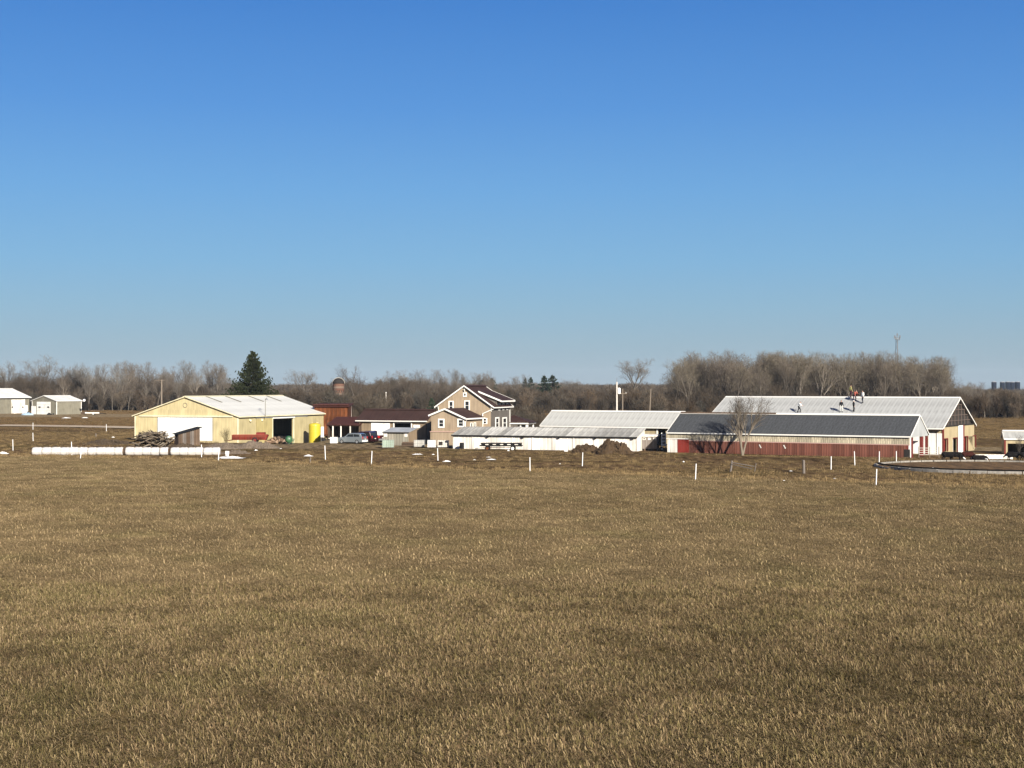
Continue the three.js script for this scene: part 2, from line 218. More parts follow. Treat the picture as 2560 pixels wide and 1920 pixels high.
// ---------------------------------------------------------------- buildings
{ // yellow machine barn
  const b = building('yellow_barn', { cx: -47.08, d: 246.08, th: -70.6, a: 16.17, w: 9.87, he: 4.03, hr: 7.19, label: 'big yellow metal barn with white roof and white sliding doors, beside the dark spruce', cat: 'barn' });
  const big = b.rectEnd(395.3, 1033.6, 531.5, 1101, -b.X); big[2] = 0; big[3] = 3.75;
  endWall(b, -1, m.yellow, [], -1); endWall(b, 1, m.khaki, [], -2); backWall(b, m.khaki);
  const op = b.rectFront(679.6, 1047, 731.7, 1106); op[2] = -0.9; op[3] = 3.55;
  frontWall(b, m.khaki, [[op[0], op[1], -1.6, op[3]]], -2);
  roof(b, m.lightRoof, 0.92, m.cream, m.whiteRoof);
  corner(b, m.cream, [[-1, -1], [-1, 1], [1, 1], [1, -1]]);
  slabOn(b, -1, 'beam', [-b.Z + 0.9, b.Z - 0.9, 3.86, 4.1], m.cream, 0.16);
  const mid = (big[0] + big[1]) / 2; for (const [q0, q1] of [[big[0], mid - 0.02], [mid + 0.02, big[1]]]) { slabOn(b, -1, 'sliding_door', [q0, q1, 0.08, 3.76], m.white, 0.07, 0.05); }
  for (const q of [big[0] - 0.1, big[1] + 0.1]) slabOn(b, -1, 'door_track', [q - 0.05, q + 0.05, 0.1, 3.75], m.taupe, 0.05);
  const vent = new THREE.TorusGeometry(0.36, 0.05, 6, 20); vent.rotateY(Math.PI / 2); const [vz, vd] = b.onEnd(463, -b.X); vent.translate(-b.X - 0.03, Y(1013, vd), vz); part('gable_vent', vent, m.taupe, b.o);
  const w = op[1] - op[0];
  slabOn(b, 0, 'sliding_door', [op[0] - w * 0.72, op[0] - 0.12, -0.7, op[3]], m.khakiDoor, 0.07, 0.06); slabOn(b, 0, 'door_edge', [op[0] - 0.12, op[0] + 0.16, -0.7, op[3]], m.cream, 0.1, 0.06);
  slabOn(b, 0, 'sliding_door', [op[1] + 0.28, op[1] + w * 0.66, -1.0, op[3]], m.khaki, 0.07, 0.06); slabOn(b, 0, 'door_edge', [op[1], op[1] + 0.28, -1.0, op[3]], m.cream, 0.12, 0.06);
  slabOn(b, 0, 'door_track', [op[0] - w * 0.75, op[1] + w * 0.72, op[3] + 0.02, op[3] + 0.2], m.steel, 0.14, 0.03);
  slabOn(b, 0, 'tarp_roll', [op[0] + 0.05, op[1] + 0.3, op[3] - 0.12, op[3] + 0.06], m.white, 0.12, 0.18);
  for (const px of [623.7, 652.6]) { const [q] = b.onFront(px), g = new THREE.SphereGeometry(0.2, 10, 8); g.translate(q, 3.25, b.Z + 0.2); const l = part('wall_lamp', [g, bx(0.12, 0.3, 0.2, q, 3.35, b.Z + 0.1)], m.cream, b.o); }
  for (const px of [513, 563, 622, 668]) { const r = b.onRoof(px, 991); const ang = Math.atan(b.slope), L = 3.1; const g = bx(0.3, 0.05, L, r.lx, b.hr - 0.62 * 1 + 0.09, 1.9, ang); part('skylight', g, m.taupe, b.o); }
  part('floor', bx(b.X * 2 - 0.4, 0.06, b.Z * 2 - 0.4, 0, 0.12, 0), m.dark, b.o);
  b.o.userData.tank = b.onFront(789);
  // yard lamp that rises from the eave
  const [lq] = b.onFront(656.5), lw = b.o.localToWorld(V(lq, b.he - 0.35, b.w + 0.16)), yl = thing('yard_lamp', 'thin gooseneck yard lamp pole rising over the eave of the yellow barn', 'lamp post', lw.toArray(), -b.th * rad);
  part('pole', cyl(0.045, 0.06, 3.2, 0, 1.5, 0, 8), m.taupe, yl); part('arm', rod([0, 3.06, 0], [1.1, 3.1, -0.4], 0.035), m.taupe, yl); part('lamp_head', [cyl(0.1, 0.24, 0.22, 1.2, 2.98, -0.42, 12), cyl(0.09, 0.09, 0.16, 1.2, 3.16, -0.42, 8)], m.steel, yl);
}
{ // tan garage, left
  const b = building('garage', { cx: -147.93, d: 467.96, th: -56.1, a: 5.2, w: 6.43, he: 4.42, hr: 6.1, label: 'taupe gabled garage with white overhead door and white corner trim', cat: 'garage' });
  endWall(b, -1, m.taupe); endWall(b, 1, m.taupe); frontWall(b, m.taupe); backWall(b, m.taupe); roof(b, m.whiteRoof, 0, m.trim); corner(b, m.trim, [[-1, -1], [-1, 1], [1, 1]]);
  slabOn(b, -1, 'overhead_door', b.rectEnd(92.5, 1004.5, 126.5, 1036.6, -b.X), m.white, 0.08);
  for (const px of [99.6, 121.3]) slabOn(b, -1, 'door_window', b.rectEnd(px - 2.6, 1016, px + 2.6, 1019.6, -b.X), m.glass, 0.03, 0.11);
  slabOn(b, -1, 'door', b.rectEnd(79, 1015, 90, 1036.6, -b.X), m.white, 0.08);
  for (const y of [1.1, 2.1, 3.1]) slabOn(b, -1, 'door_seam', [...b.rectEnd(92.8, 1004.5, 126.2, 1036.6, -b.X).slice(0, 2), y, y + 0.04], m.taupe, 0.012, 0.1);
  const t = thing('satellite_dish', 'small round white dish fixed at the rear eave corner of the taupe garage', 'satellite dish', [X(211, 462), Y(1001.5, 462), -462]); const g = new THREE.SphereGeometry(0.55, 14, 8, 0, Math.PI * 2, 0, 0.9); g.rotateX(1.3); part('dish', g, m.plastic, t); part('arm', rod([0, 0, -0.1], [-0.9, 0, -0.1], 0.06), m.redPost, t);
}
{ // white roofed garage at the left edge
  const b = building('garage', { cx: -174.31, d: 480.5, th: -63.4, a: 10, w: 8.78, he: 5.39, hr: 8.36, of: 0.7, label: 'larger taupe garage at the left edge with pale grey door under a white roof', cat: 'garage' });
  endWall(b, -1, m.taupe); endWall(b, 1, m.taupe); frontWall(b, m.taupe); backWall(b, m.taupe); roof(b, m.whiteRoof, 0, m.trim);
  slabOn(b, 0, 'overhead_door', b.rectFront(28, 999, 59, 1033.5), m.whiteBoard, 0.08); slabOn(b, 0, 'door', b.rectFront(62.5, 1013, 69, 1033.8), m.white, 0.08);
  for (const px of [30.5, 56.5]) slabOn(b, 0, 'wall_lamp', b.rectFront(px - 1.5, 1016, px + 1.5, 1020), m.dark, 0.15);
  slabOn(b, 0, 'door_trim', b.rectFront(59.4, 998, 62, 1033.8), m.trim, 0.1);
}
{ // long white shed, single slope
  const t = 20 * rad, b = frameOf({ cx: 4.9, d: 199.4, th: 20, a: 13.45, w: 4.6, he: 1.93, hr: 2.95 });
  b.o = thing('cattle_shed', 'long low white shed with corrugated lean-to roof, behind the flat wagon and dirt pile', 'shed', [b.cx, 0, -b.d], -t);
  const L = Math.hypot(4.4, 1.02), ang = Math.atan(1.02 / 4.4), zf = 2.2;
  const fw = sheet([[-13.3, 0], [13.3, 0], [13.3, 1.88], [-13.3, 1.88]], 0.12); fw.translate(0, 0, zf - 0.12); part('wall', fw, m.whiteBoard, b.o);
  for (const s of [-1, 1]) { const g = sheet([[-2.08, 0], [2.08, 0], [2.08, 1.86], [-2.08, 2.84]].map(([q, y]) => [q * s, y]), 0.12); g.rotateY(Math.PI / 2 * 1); if (s > 0) { g.rotateY(Math.PI); } g.translate(s > 0 ? -13.3 : 13.3, 0, 0); part('wall', g, m.whiteBoard, b.o); }
  part('wall', bx(26.5, 2.8, 0.12, 0, 1.4, -2.1), m.whiteBoard, b.o);
  const deck = part('roof', bx(26.9, 0.05, L, 0, 2.4, 0, ang), m.galva[1], b.o), r = rng(5), n = 24, w = 26.9 / n, g = join([bx(w + 0.05, 0.025, L + 0.1), bx(0.07, 0.05, L + 0.1, w / 2 - 0.04, 0.02, 0), bx(0.05, 0.04, L + 0.1, 0, 0.02, 0), bx(0.05, 0.04, L + 0.1, -w / 3, 0.02, 0)]);
  for (let i = 0; i < n; i++) { const p = part('roof_panel', g, m.galva[Math.floor(r() * 4)], deck); p.position.set(-13.45 + (i + 0.5) * w, 2.45 + (i % 2) * 0.018, 0); p.rotation.set(ang, 0, (r() - 0.5) * 0.01); }
  part('fascia', bx(26.9, 0.16, 0.08, 0, 1.86, zf + 0.1), m.black, b.o); for (let i = 0; i < 5; i++) part('rafter_end', bx(0.25, 0.25, 0.25, -8 + i * 5.2, 1.75, zf + 0.1), m.black, b.o);
  for (let i = 1; i < 9; i++) part('wall_seam', bx(0.03, 1.75, 0.03, -13.3 + i * 2.96, 0.93, zf + 0.006), m.whiteBoard, b.o);
}
{ // middle barn with the pale roof
  const b = building('barn', { cx: 15.9, d: 218.5, th: 30, a: 11.2, w: 3.9, he: 2.78, hr: 4.98, of: 0.5, label: 'low beige barn with pale grey metal roof, behind the long white shed', cat: 'barn', soffitMat: m.dark });
  const op = b.rectFront(1645, 1072, 1664, 1110); op[2] = 0.001; op[3] = 2.45;
  endWall(b, -1, m.beige); endWall(b, 1, m.beige); frontWall(b, m.beige, [op]); backWall(b, m.beige); roof(b, m.paleRoof, 0.95, m.trim, m.greyRoof);
  slabOn(b, 0, 'door_frame', [op[0] - 0.22, op[0], 0, 2.5], m.trim); part('floor', bx(22, 0.05, 6.4, 0, 0.1, 0), m.dark, b.o);
}
const fBarn = (() => { // red boarded barn with the shingled roof
  const b = building('red_barn', { cx: 36.62, d: 186.29, th: 30, a: 16.04, w: 4.54, he: 2.69, hr: 5.16, of: 0.25, oe: 0.15, capMat: m.trim, label: 'long low red boarded barn with dark grey shingle roof and cream upper panels', cat: 'barn' });
  const deck = roof(b, m.shingle, 0, m.trim); const zf = b.Z;
  part('ridge_board', bx(13.4, 0.07, 0.34, -9.2, b.hr + 0.03, 0.2, Math.atan(b.slope)), m.brownWood[2], deck);
  frontWall(b, m.redPost, [], 0, b.yw, 'wall', -b.X, b.X); backWall(b, m.brownWood[1], -b.X, b.X - 7); endWall(b, -1, m.oldWood[0]);
  const x0 = b.onFront(1667)[0], xw = b.onFront(1694)[0], xr = b.onFront(1722.5)[0], r = rng(21);
  const w = 0.32, n = Math.floor((b.X - xr - 0.3) / w); const pg = [0, 1, 2].map((k) => bx(w - 0.015, 1.52 + k * 0.02, 0.03 + k * 0.006, 0, 0.78, 0));
  for (let i = 0; i < n; i++) { const p = part('plank', pg[i % 3], m.red[Math.floor(r() * 3)], b.o); p.position.set(xr + (i + 0.5) * w, (r() - 0.5) * 0.02, zf + 0.03); }
  part('girt', bx(b.X - xr, 0.1, 0.06, (b.X + xr) / 2, 1.6, zf + 0.035), m.pinkTrim, b.o);
  const np = 26, pw = (b.X - xr) / np, cg = join([bx(pw - 0.02, 0.78, 0.03), ...[-0.3, -0.1, 0.1, 0.3].map((q) => bx(0.05, 0.78, 0.03, q * pw * 1.2, 0, 0.02))]);
  for (let i = 0; i < np; i++) { const p = part('wall_panel', cg, m.creamPanel[Math.floor(r() * 3)], b.o); p.position.set(xr + (i + 0.5) * pw, 2.05, zf + 0.03 + (i % 2) * 0.006); }
  slabOn(b, 0, 'white_panel', [x0 + 0.1, xw, 0, 1.85], m.whiteBoard, 0.05); slabOn(b, 0, 'red_door', [xw + 0.02, xr - 0.03, 0, 1.72], m.redDoor, 0.07); slabOn(b, 0, 'door_header', [x0 + 0.1, xr, 1.9, 2.44], m.creamPanel[1], 0.05); slabOn(b, 0, 'beam', [x0, xr, 1.77, 1.88], m.trim, 0.08, 0.06);
  const yp = b.hr - 0.1, gz = b.Z + 0.1; const tri = (s) => { const g = sheet(s > 0 ? [[0.012, 2.5], [gz, 2.5], [0.012, yp]] : [[-gz, 2.5], [-0.012, 2.5], [-0.012, yp]], 0.1); g.rotateY(Math.PI / 2); g.translate(b.X + 0.11, 0, 0); return g; };
  part('gable_panel', tri(1), m.greyRoof, b.o); part('gable_panel', tri(-1), m.greyRoof, b.o);
  part('post', bx(0.24, 2.75, 0.24, b.X - 0.02, 1.2, zf - 0.1), m.trim, b.o); part('post', bx(0.35, 2.5, 0.3, b.X - 0.05, 1.2, zf - 0.9), m.redPost, b.o); part('post', bx(0.3, 2.5, 0.75, b.X - 0.1, 1.2, -1.7), m.redPost, b.o); part('post', bx(0.25, 2.5, 0.25, b.X - 0.1, 1.2, -b.Z + 0.2), m.redPost, b.o);
  for (const px of [1901, 1962]) { const [q] = b.onFront(px); const g = bx(0.14, 0.5, 0.04, q, 1.05, zf + 0.09, 0, 0, 0.5); part('latch_board', g, m.whiteBoard, b.o); }
  part('hatch', bx(0.7, 1.0, 0.05, b.onFront(2268)[0], 0.55, zf + 0.07), m.dark, b.o);
  return b;
})();
const gBarn = (() => { // big barn whose roof is being worked on
  const b = building('big_barn', { cx: 44.85, d: 198.04, th: 31.1, a: 16.53, w: 8.72, he: 3.45, hr: 7.26, of: 0.6, oe: 0.15, soffitMat: m.redPost, label: 'largest barn with pale metal roof that people walk on and unfinished dark gable', cat: 'barn' });
  roof(b, m.bigRoof, 0.92, m.trim, m.greyRoof); const zf = b.Z;
  const holes = [[2359.7, 1097.6, 2368.5, 1124], [2382, 1095.6, 2392.6, 1131], [2409.5, 1092, 2418.5, 1133], [2431.5, 1090, 2438, 1127.5]].map((q) => b.rectEnd(...q, b.X)).map(([p, q, y0, y1], i) => [p, q, i === 1 || i === 2 ? 0.002 : 0.4, y1]);
  endWall(b, 1, m.beige, holes, 0, true); endWall(b, -1, m.beige); frontWall(b, m.beige); backWall(b, m.beige);
  const yp = b.yw + b.slope * b.Z; const tri = sheet([[-b.Z + 0.1, b.yw + 0.02], [b.Z - 0.1, b.yw + 0.02], [0, yp - 0.05]], 0.05); tri.rotateY(Math.PI / 2); tri.translate(b.X - 0.25, 0, 0); part('gable_sheet', tri, m.gableSheet, b.o);
  for (const q of [-5.2, -3.4, -1.7, 0, 1.7, 3.4, 5.2]) { const h = yp - b.slope * Math.abs(q) - b.yw - 0.1; part('stud', bx(0.09, h, 0.1, b.X - 0.15, b.yw + h / 2, q), m.frameWood, b.o); }
  for (const y of [0.65, 1.35, 2.05, 2.75]) { const q = (yp - b.yw - y) / b.slope - 0.2; part('girt', bx(0.06, 0.1, q * 2, b.X - 0.09, b.yw + y, 0), m.frameWood, b.o); }
  slabOn(b, 1, 'beam', [-b.Z, b.Z, b.yw - 0.05, b.yw + 0.08], m.dark, 0.1);
  slabOn(b, 1, 'sliding_door', b.rectEnd(2394, 1063.5, 2404.6, 1133.6, b.X), m.white, 0.1, 0.06); slabOn(b, 1, 'door_track', b.rectEnd(2404.8, 1062.5, 2408.3, 1133, b.X), m.redPost, 0.12, 0.03);
  holes.forEach(([p, q, y0, y1], i) => { const dm = [m.redDoor, m.whiteBoard, m.redDoor, m.redDoor][i]; part('stall_door', bx(0.06, (y1 - y0) * 0.92, (q - p) * 0.5, b.X - 0.3, (y0 + y1) / 2, i === 1 ? q - (q - p) * 0.3 : p + (q - p) * 0.3), dm, b.o); part('door_frame', [bx(0.1, y1 - y0, 0.1, b.X + 0.05, (y0 + y1) / 2, p), bx(0.1, 0.1, q - p, b.X + 0.05, y1 + 0.05, (p + q) / 2)], m.redPost, b.o); });
  part('corner_post', bx(0.2, b.yw, 0.2, b.X, b.yw / 2, zf), m.redPost, b.o);
  const xs = [2282, 2320, 2341, 2356.5].map((p) => b.onFront(p)[0]);
  for (let i = 0; i < 3; i++) slabOn(b, 0, 'curtain_panel', [xs[i] + 0.06, xs[i + 1] - 0.06, 0.1, 2.75], m.white, 0.06, 0.03); slabOn(b, 0, 'panel_gap', [xs[1] - 0.05, xs[2] + 0.05, 2.75, 2.84], m.dark, 0.04);
  return b;
})();
{ // small open shed at the right edge
  const b = building('open_shed', { cx: 68.52, d: 185.79, th: 14, a: 5, w: 2.44, he: 2.07, hr: 2.99, of: 0.15, oe: 0.1, label: 'small beige open-fronted shed with pale roof at the right edge', cat: 'shed' });
  b.cx += 0;
  const op = b.rectFront(2519, 1108, 2620, 1133); frontWall(b, m.beige, [[op[0], b.X - 0.4, 0.001, 1.38]]); endWall(b, -1, m.beige); endWall(b, 1, m.beige); backWall(b, m.brownWood[2]); roof(b, m.paleRoof, 0, m.trim); corner(b, m.redPost, [[-1, 1]]);
}
{ // house
  const b = building('farmhouse', { cx: -5.9, d: 228.03, th: -75.1, a: 5.87, w: 4.79, he: 5.58, hr: 8.91, of: 0.5, oe: 0.45, rake: 0.18, fh: 0.17, capMat: m.brownRoof, label: 'two-storey tan farmhouse with brown roof, white trimmed windows and grey side', cat: 'house' });
  endWall(b, -1, m.tan); endWall(b, 1, m.tan); frontWall(b, m.greySiding); backWall(b, m.tan); roof(b, m.brownRoof, 0, m.trim);
  const W = (x0, y0, x1, y1, cross) => windowOn(b, -1, b.rectEnd(x0, y0, x1, y1, -b.X), b.o, cross, m.trim, m.glass, 0.16);
  W(1121.6, 1002, 1134.2, 1029); W(1161, 1001, 1174.7, 1026.5); W(1157.8, 981, 1167, 992, false);
  const v = b.rectEnd(1206.8, 1045, 1218.6, 1060, -b.X), pn = slabOn(b, -1, 'vent_panel', v, m.trim, 0.07); for (const k of [0.28, 0.72]) { const g = new THREE.CylinderGeometry(0.2, 0.2, 0.03, 16); g.rotateZ(Math.PI / 2); g.scale(1, 0.85, 1); g.translate(-b.X - 0.1, v[2] + (v[3] - v[2]) * k, (v[0] + v[1]) / 2); part('vent_hole', g, m.black, pn); }
  const ez = b.w - 0.15, dz = b.onEnd(1207, -b.X)[0]; part('downspout', [rod([-b.X - 0.12, b.he - 0.3, ez], [-b.X - 0.12, b.he - 1.05, dz], 0.09), rod([-b.X - 0.12, b.he - 1.0, dz], [-b.X - 0.12, 0.2, dz], 0.09)], m.trim, b.o);
  for (const s of [-1, 1]) part('eave_bracket', [rod([-b.X - 0.3, b.he + 0.1, s * b.Z], [-b.X, b.he - 0.7, s * (b.Z - 0.05)], 0.07)], m.trim, b.o);
  part('gable_bracket', [rod([-b.X - 0.4, b.hr - 0.55, 0], [-b.X, b.hr - 1.3, 0], 0.07), bx(0.4, 0.1, 0.1, -b.X - 0.2, b.hr - 0.7, 0)], m.trim, b.o);
  // wide shed dormer over the side wall
  const dx0 = -2.6, dx1 = 5.2, zt = 1.4, yt = b.hr - b.slope * 1.4 + 0.05, zb = b.w + 0.35, yb = 6.5, da = Math.atan((yt - yb) / (zb - zt)), dL = Math.hypot(zb - zt, yt - yb);
  const dormer = part('dormer', [bx(dx1 - dx0, yb - b.he + 0.1, 0.14, (dx0 + dx1) / 2, (b.he + yb) / 2 - 0.1, b.Z - 0.02), ...[dx0 + 0.06, dx1 - 0.06].map((x) => { const g = sheet([[zt + 0.2, yt - 0.25], [b.Z - 0.1, b.he - 0.1], [b.Z - 0.1, yb + 0.15]], 0.12); g.rotateY(-Math.PI / 2); g.translate(x, 0, 0); return g; })], m.greySiding, b.o);
  part('dormer_roof', bx(dx1 - dx0 + 0.5, 0.1, dL, (dx0 + dx1) / 2, (yt + yb) / 2, (zt + zb) / 2, da), m.brownRoof, dormer); part('fascia', [bx(dx1 - dx0 + 0.5, 0.22, 0.06, (dx0 + dx1) / 2, yb - 0.08, zb + 0.04), bx(0.06, 0.24, dL, dx0 - 0.28, (yt + yb) / 2 - 0.04, (zt + zb) / 2, da), bx(0.06, 0.24, dL, dx1 + 0.28, (yt + yb) / 2 - 0.04, (zt + zb) / 2, da)], m.trim, dormer);
  for (const x of [-1.2, 1.2, 3.6]) { const f = windowOn(b, 0, [x - 0.5, x + 0.5, 5.0, 6.1], b.o, true, m.trim, m.glass, 0.14); }
  windowOn(b, 0, [...b.rectFront(1238, 1043, 1247, 1070)], b.o, true, m.trim, m.glass, 0.2); windowOn(b, 0, [...b.rectFront(1256, 1043, 1266, 1070)], b.o, true, m.trim, m.glass, 0.2);
  part('corner_trim', bx(0.18, b.yw, 0.18, b.X - 0.02, b.yw / 2, b.Z - 0.02), m.trim, b.o);
  // porch at the far right
  const q0 = b.X + 0.1, q1 = q0 + 4.5, pz0 = 1.5, pz1 = b.Z + 2.9; part('porch_wall', bx(q1 - q0, 2.6, pz1 - pz0 - 1.6, (q0 + q1) / 2, 1.3, (pz0 + pz1) / 2 - 0.8), m.greySiding, b.o);
  const pr = new THREE.ConeGeometry(1, 1, 4); pr.rotateY(Math.PI / 4); pr.scale((q1 - q0) * 0.82, 1.15, (pz1 - pz0) * 0.84); const prf = pr; prf.translate((q0 + q1) / 2, 3.5, (pz0 + pz1) / 2); part('porch_roof', boxUV(prf), m.brownRoof, b.o);
  part('porch_fascia', bx(q1 - q0 + 0.5, 0.28, pz1 - pz0 + 0.5, (q0 + q1) / 2, 2.84, (pz0 + pz1) / 2), m.trim, b.o);
  for (const [x, z, s] of [[q0 + 0.2, pz1 - 0.1, 0.35], [q1 - 0.2, pz1 - 0.1, 0.2], [q0 + 0.3, pz1 - 1.2, 0.2]]) part('porch_post', bx(s, 2.7, s, x, 1.35, z), m.trim, b.o);
  const f = windowOn(b, 0, [(q0 + q1) / 2 - 0.6, (q0 + q1) / 2 + 0.4, 1.0, 2.1], b.o, true, m.trim, m.glass, 0.13, 0, pz1 - 1.55);
}
{ // front wing of the house, uneven gable
  const th = -70, D = 215, cx = -9.91, g = thing('house_wing', 'single-storey tan wing with brown uneven gable roof in front of the farmhouse', 'house', [cx, 0, -D], -th * rad);
  const b = frameOf({ cx, d: D, th, a: 0, w: 3, he: 3, hr: 5.39, oe: 0, of: 0 }); b.X = 0; const zL = -2.66, yL = 4.38, zR = 3.42, yR = 3.96, yA = 5.4, len = 7.3;
  const wl = sheet([[zL + 0.35, 0], [zR - 0.35, 0], [zR - 0.35, yR + 0.0], [0, yA - 0.16], [zL + 0.35, yL + 0.02]], 0.14); wl.rotateY(-Math.PI / 2); part('wall', wl, m.tan, g); part('wall', bx(len - 0.2, yR, 0.14, len / 2 + 0.15, yR / 2, zR - 0.42), m.tan, g); part('wall', bx(len - 0.2, yL, 0.14, len / 2 + 0.15, yL / 2, zL + 0.42), m.tan, g);
  const slope = (z, y) => { const L = Math.hypot(z, yA - y), a = Math.atan((yA - y) / Math.abs(z)) * Math.sign(z); return [L, a, z / 2, (yA + y) / 2]; };
  const [l1, a1, z1, y1] = slope(zL, yL), [l2, a2, z2, y2] = slope(zR, yR), xo = -0.35;
  const rf = part('roof', [bx(len - xo, 0.14, l1, len / 2 + xo / 2, y1, z1, a1), bx(len - xo, 0.14, l2, len / 2 + xo / 2, y2, z2, a2)], m.brownRoof, g);
  part('rake_trim', [bx(0.06, 0.24, l1, xo - 0.03, y1 - 0.03, z1, a1), bx(0.06, 0.24, l2, xo - 0.03, y2 - 0.03, z2, a2)], m.trim, g); part('gutter', [bx(len - xo, 0.2, 0.12, len / 2 + xo / 2, yR - 0.06, zR + 0.07)], m.trim, g);
  part('downspout', [rod([0.1, yR - 0.1, zR], [0.1, yR - 0.5, zR - 0.3], 0.07), rod([0.1, yR - 0.5, zR - 0.3], [0.1, 0.1, zR - 0.3], 0.07)], m.trim, g);
  for (const q of [[1095.4, 1046.8, 1111.5, 1069.5], [1143.8, 1046.8, 1161, 1068]]) windowOn(b, -1, b.rectEnd(...q, 0), g, true, m.trim, m.glass, 0.2, 0);
  windowOn(b, 0, [2.2, 3.0, 1.6, 3.3], g, true, m.trim, m.glass, 0.1, 0, zR - 0.36); windowOn(b, 0, [3.6, 4.4, 1.6, 3.3], g, true, m.trim, m.glass, 0.1, 0, zR - 0.36);
  part('ledge', bx(0.5, 0.1, zR - zL - 0.6, -0.25, 1.98, (zL + zR) / 2), m.pinkTrim, g); part('lower_wall', bx(0.4, 1.9, zR - zL - 0.7, -0.2, 0.97, (zL + zR) / 2), m.tan, g);
}
{ // attached garage
  const b = building('garage', { cx: -18.66, d: 238.86, th: 20.7, a: 6.5, w: 3.3, he: 3.2, hr: 4.96, of: 0.5, rake: 0, capMat: m.brownRoof, label: 'tan garage with long brown roof, closed white door and a half-open door', cat: 'garage' });
  const op = b.rectFront(986, 1058, 1028, 1074); op[2] = 0.9; op[3] = Math.min(2.75, op[3]);
  endWall(b, -1, m.garageTan); endWall(b, 1, m.garageTan); backWall(b, m.garageTan); frontWall(b, m.garageTan, [op]); roof(b, m.brownRoof, 0, m.trim); b.cx = b.cx;
  const wd = b.rectFront(928.5, 1055, 975, 1099); wd[2] = 0.05; wd[3] = 2.78; const dr = slabOn(b, 0, 'overhead_door', wd, m.white); for (let i = 1; i < 4; i++) part('door_seam', bx(wd[1] - wd[0] - 0.1, 0.03, 0.02, (wd[0] + wd[1]) / 2, wd[2] + i * 0.68, b.Z + 0.105), m.whiteBoard, dr);
  part('door_frame', [bx(0.18, op[3], 0.12, op[0] - 0.09, op[3] / 2, b.Z + 0.03), bx(0.18, op[3], 0.12, op[1] + 0.09, op[3] / 2, b.Z + 0.03), bx(op[1] - op[0] + 0.36, 0.2, 0.12, (op[0] + op[1]) / 2, op[3] + 0.1, b.Z + 0.03)], m.trim, b.o);
  slabOn(b, 0, 'notice_board', b.rectFront(1034, 1062, 1050.5, 1069.5), m.white, 0.06); part('floor', bx(12, 0.06, 5.4, 0, 0.1, 0), m.dark, b.o);
}
{ // rusty sheeted barn and the carport before it
  const d = 256, x0 = X(786, d), x1 = X(869, d), t = thing('rusty_barn', 'flat-topped barn clad in rust-brown metal sheets behind the yellow barn', 'barn', [(x0 + x1) / 2, 0, -d]), w = x1 - x0, h = Y(1012, d);
  part('wall', [bx(w, h - 0.1, 0.12, 0, h / 2 - 0.05, -0.1), bx(0.12, h - 0.1, 7, -w / 2 + 0.06, h / 2 - 0.05, -3.7), bx(0.12, h - 0.1, 7, w / 2 - 0.06, h / 2 - 0.05, -3.7)], m.rust[1], t); part('roof', [bx(w + 0.5, 0.12, 8, 0, h - 0.1, -3.6, 0.06), bx(w + 0.5, 0.22, 0.1, 0, h, 0.36)], m.maroonRoof, t);
  const r = rng(31), n = 8, g = join([bx(w / n - 0.02, h - 0.5, 0.03), bx(0.05, h - 0.5, 0.04, w / n / 2 - 0.06, 0, 0.02), bx(0.04, h - 0.5, 0.03, 0, 0, 0.015)]); for (let i = 0; i < n; i++) { const p = part('wall_panel', g, m.rust[Math.floor(r() * 3)], t); p.position.set(-w / 2 + (i + 0.5) * w / n, h / 2, 0.0 + (i % 2) * 0.008); }
  const cd = 240, cx = X(870, cd), c = thing('carport', 'open lean-to with dark maroon roof on white posts beside the yellow barn', 'carport', [cx, 0, -cd], -14 * rad);
  const hw = 2.95, yb = 3.55, yf = 2.42, dep = 4.4; part('roof', bx(hw * 2, 0.14, Math.hypot(dep, yb - yf) + 0.3, 0, (yb + yf) / 2, 0, Math.atan((yb - yf) / dep)), m.maroonRoof, c); part('wall', bx(hw * 2 - 0.2, yb - 0.2, 0.1, 0, yb / 2, -dep / 2), m.brownWood[0], c); part('wall', bx(0.1, 2.8, dep - 0.2, hw - 0.2, 1.4, 0), m.brownWood[1], c); part('wall', bx(0.1, 2.8, dep - 0.2, -hw + 0.2, 1.4, 0), m.brownWood[1], c);
  for (const px of [845, 863, 883]) part('post', bx(0.16, yf - 0.1, 0.16, X(px, cd) - cx + (px > 870 ? 0.3 : px < 860 ? -0.2 : 0), (yf - 0.1) / 2, dep / 2 - 0.15), m.whiteBoard, c); part('beam', bx(hw * 2 - 0.1, 0.2, 0.12, 0, yf - 0.14, dep / 2 - 0.15), m.brownWood[1], c);
}
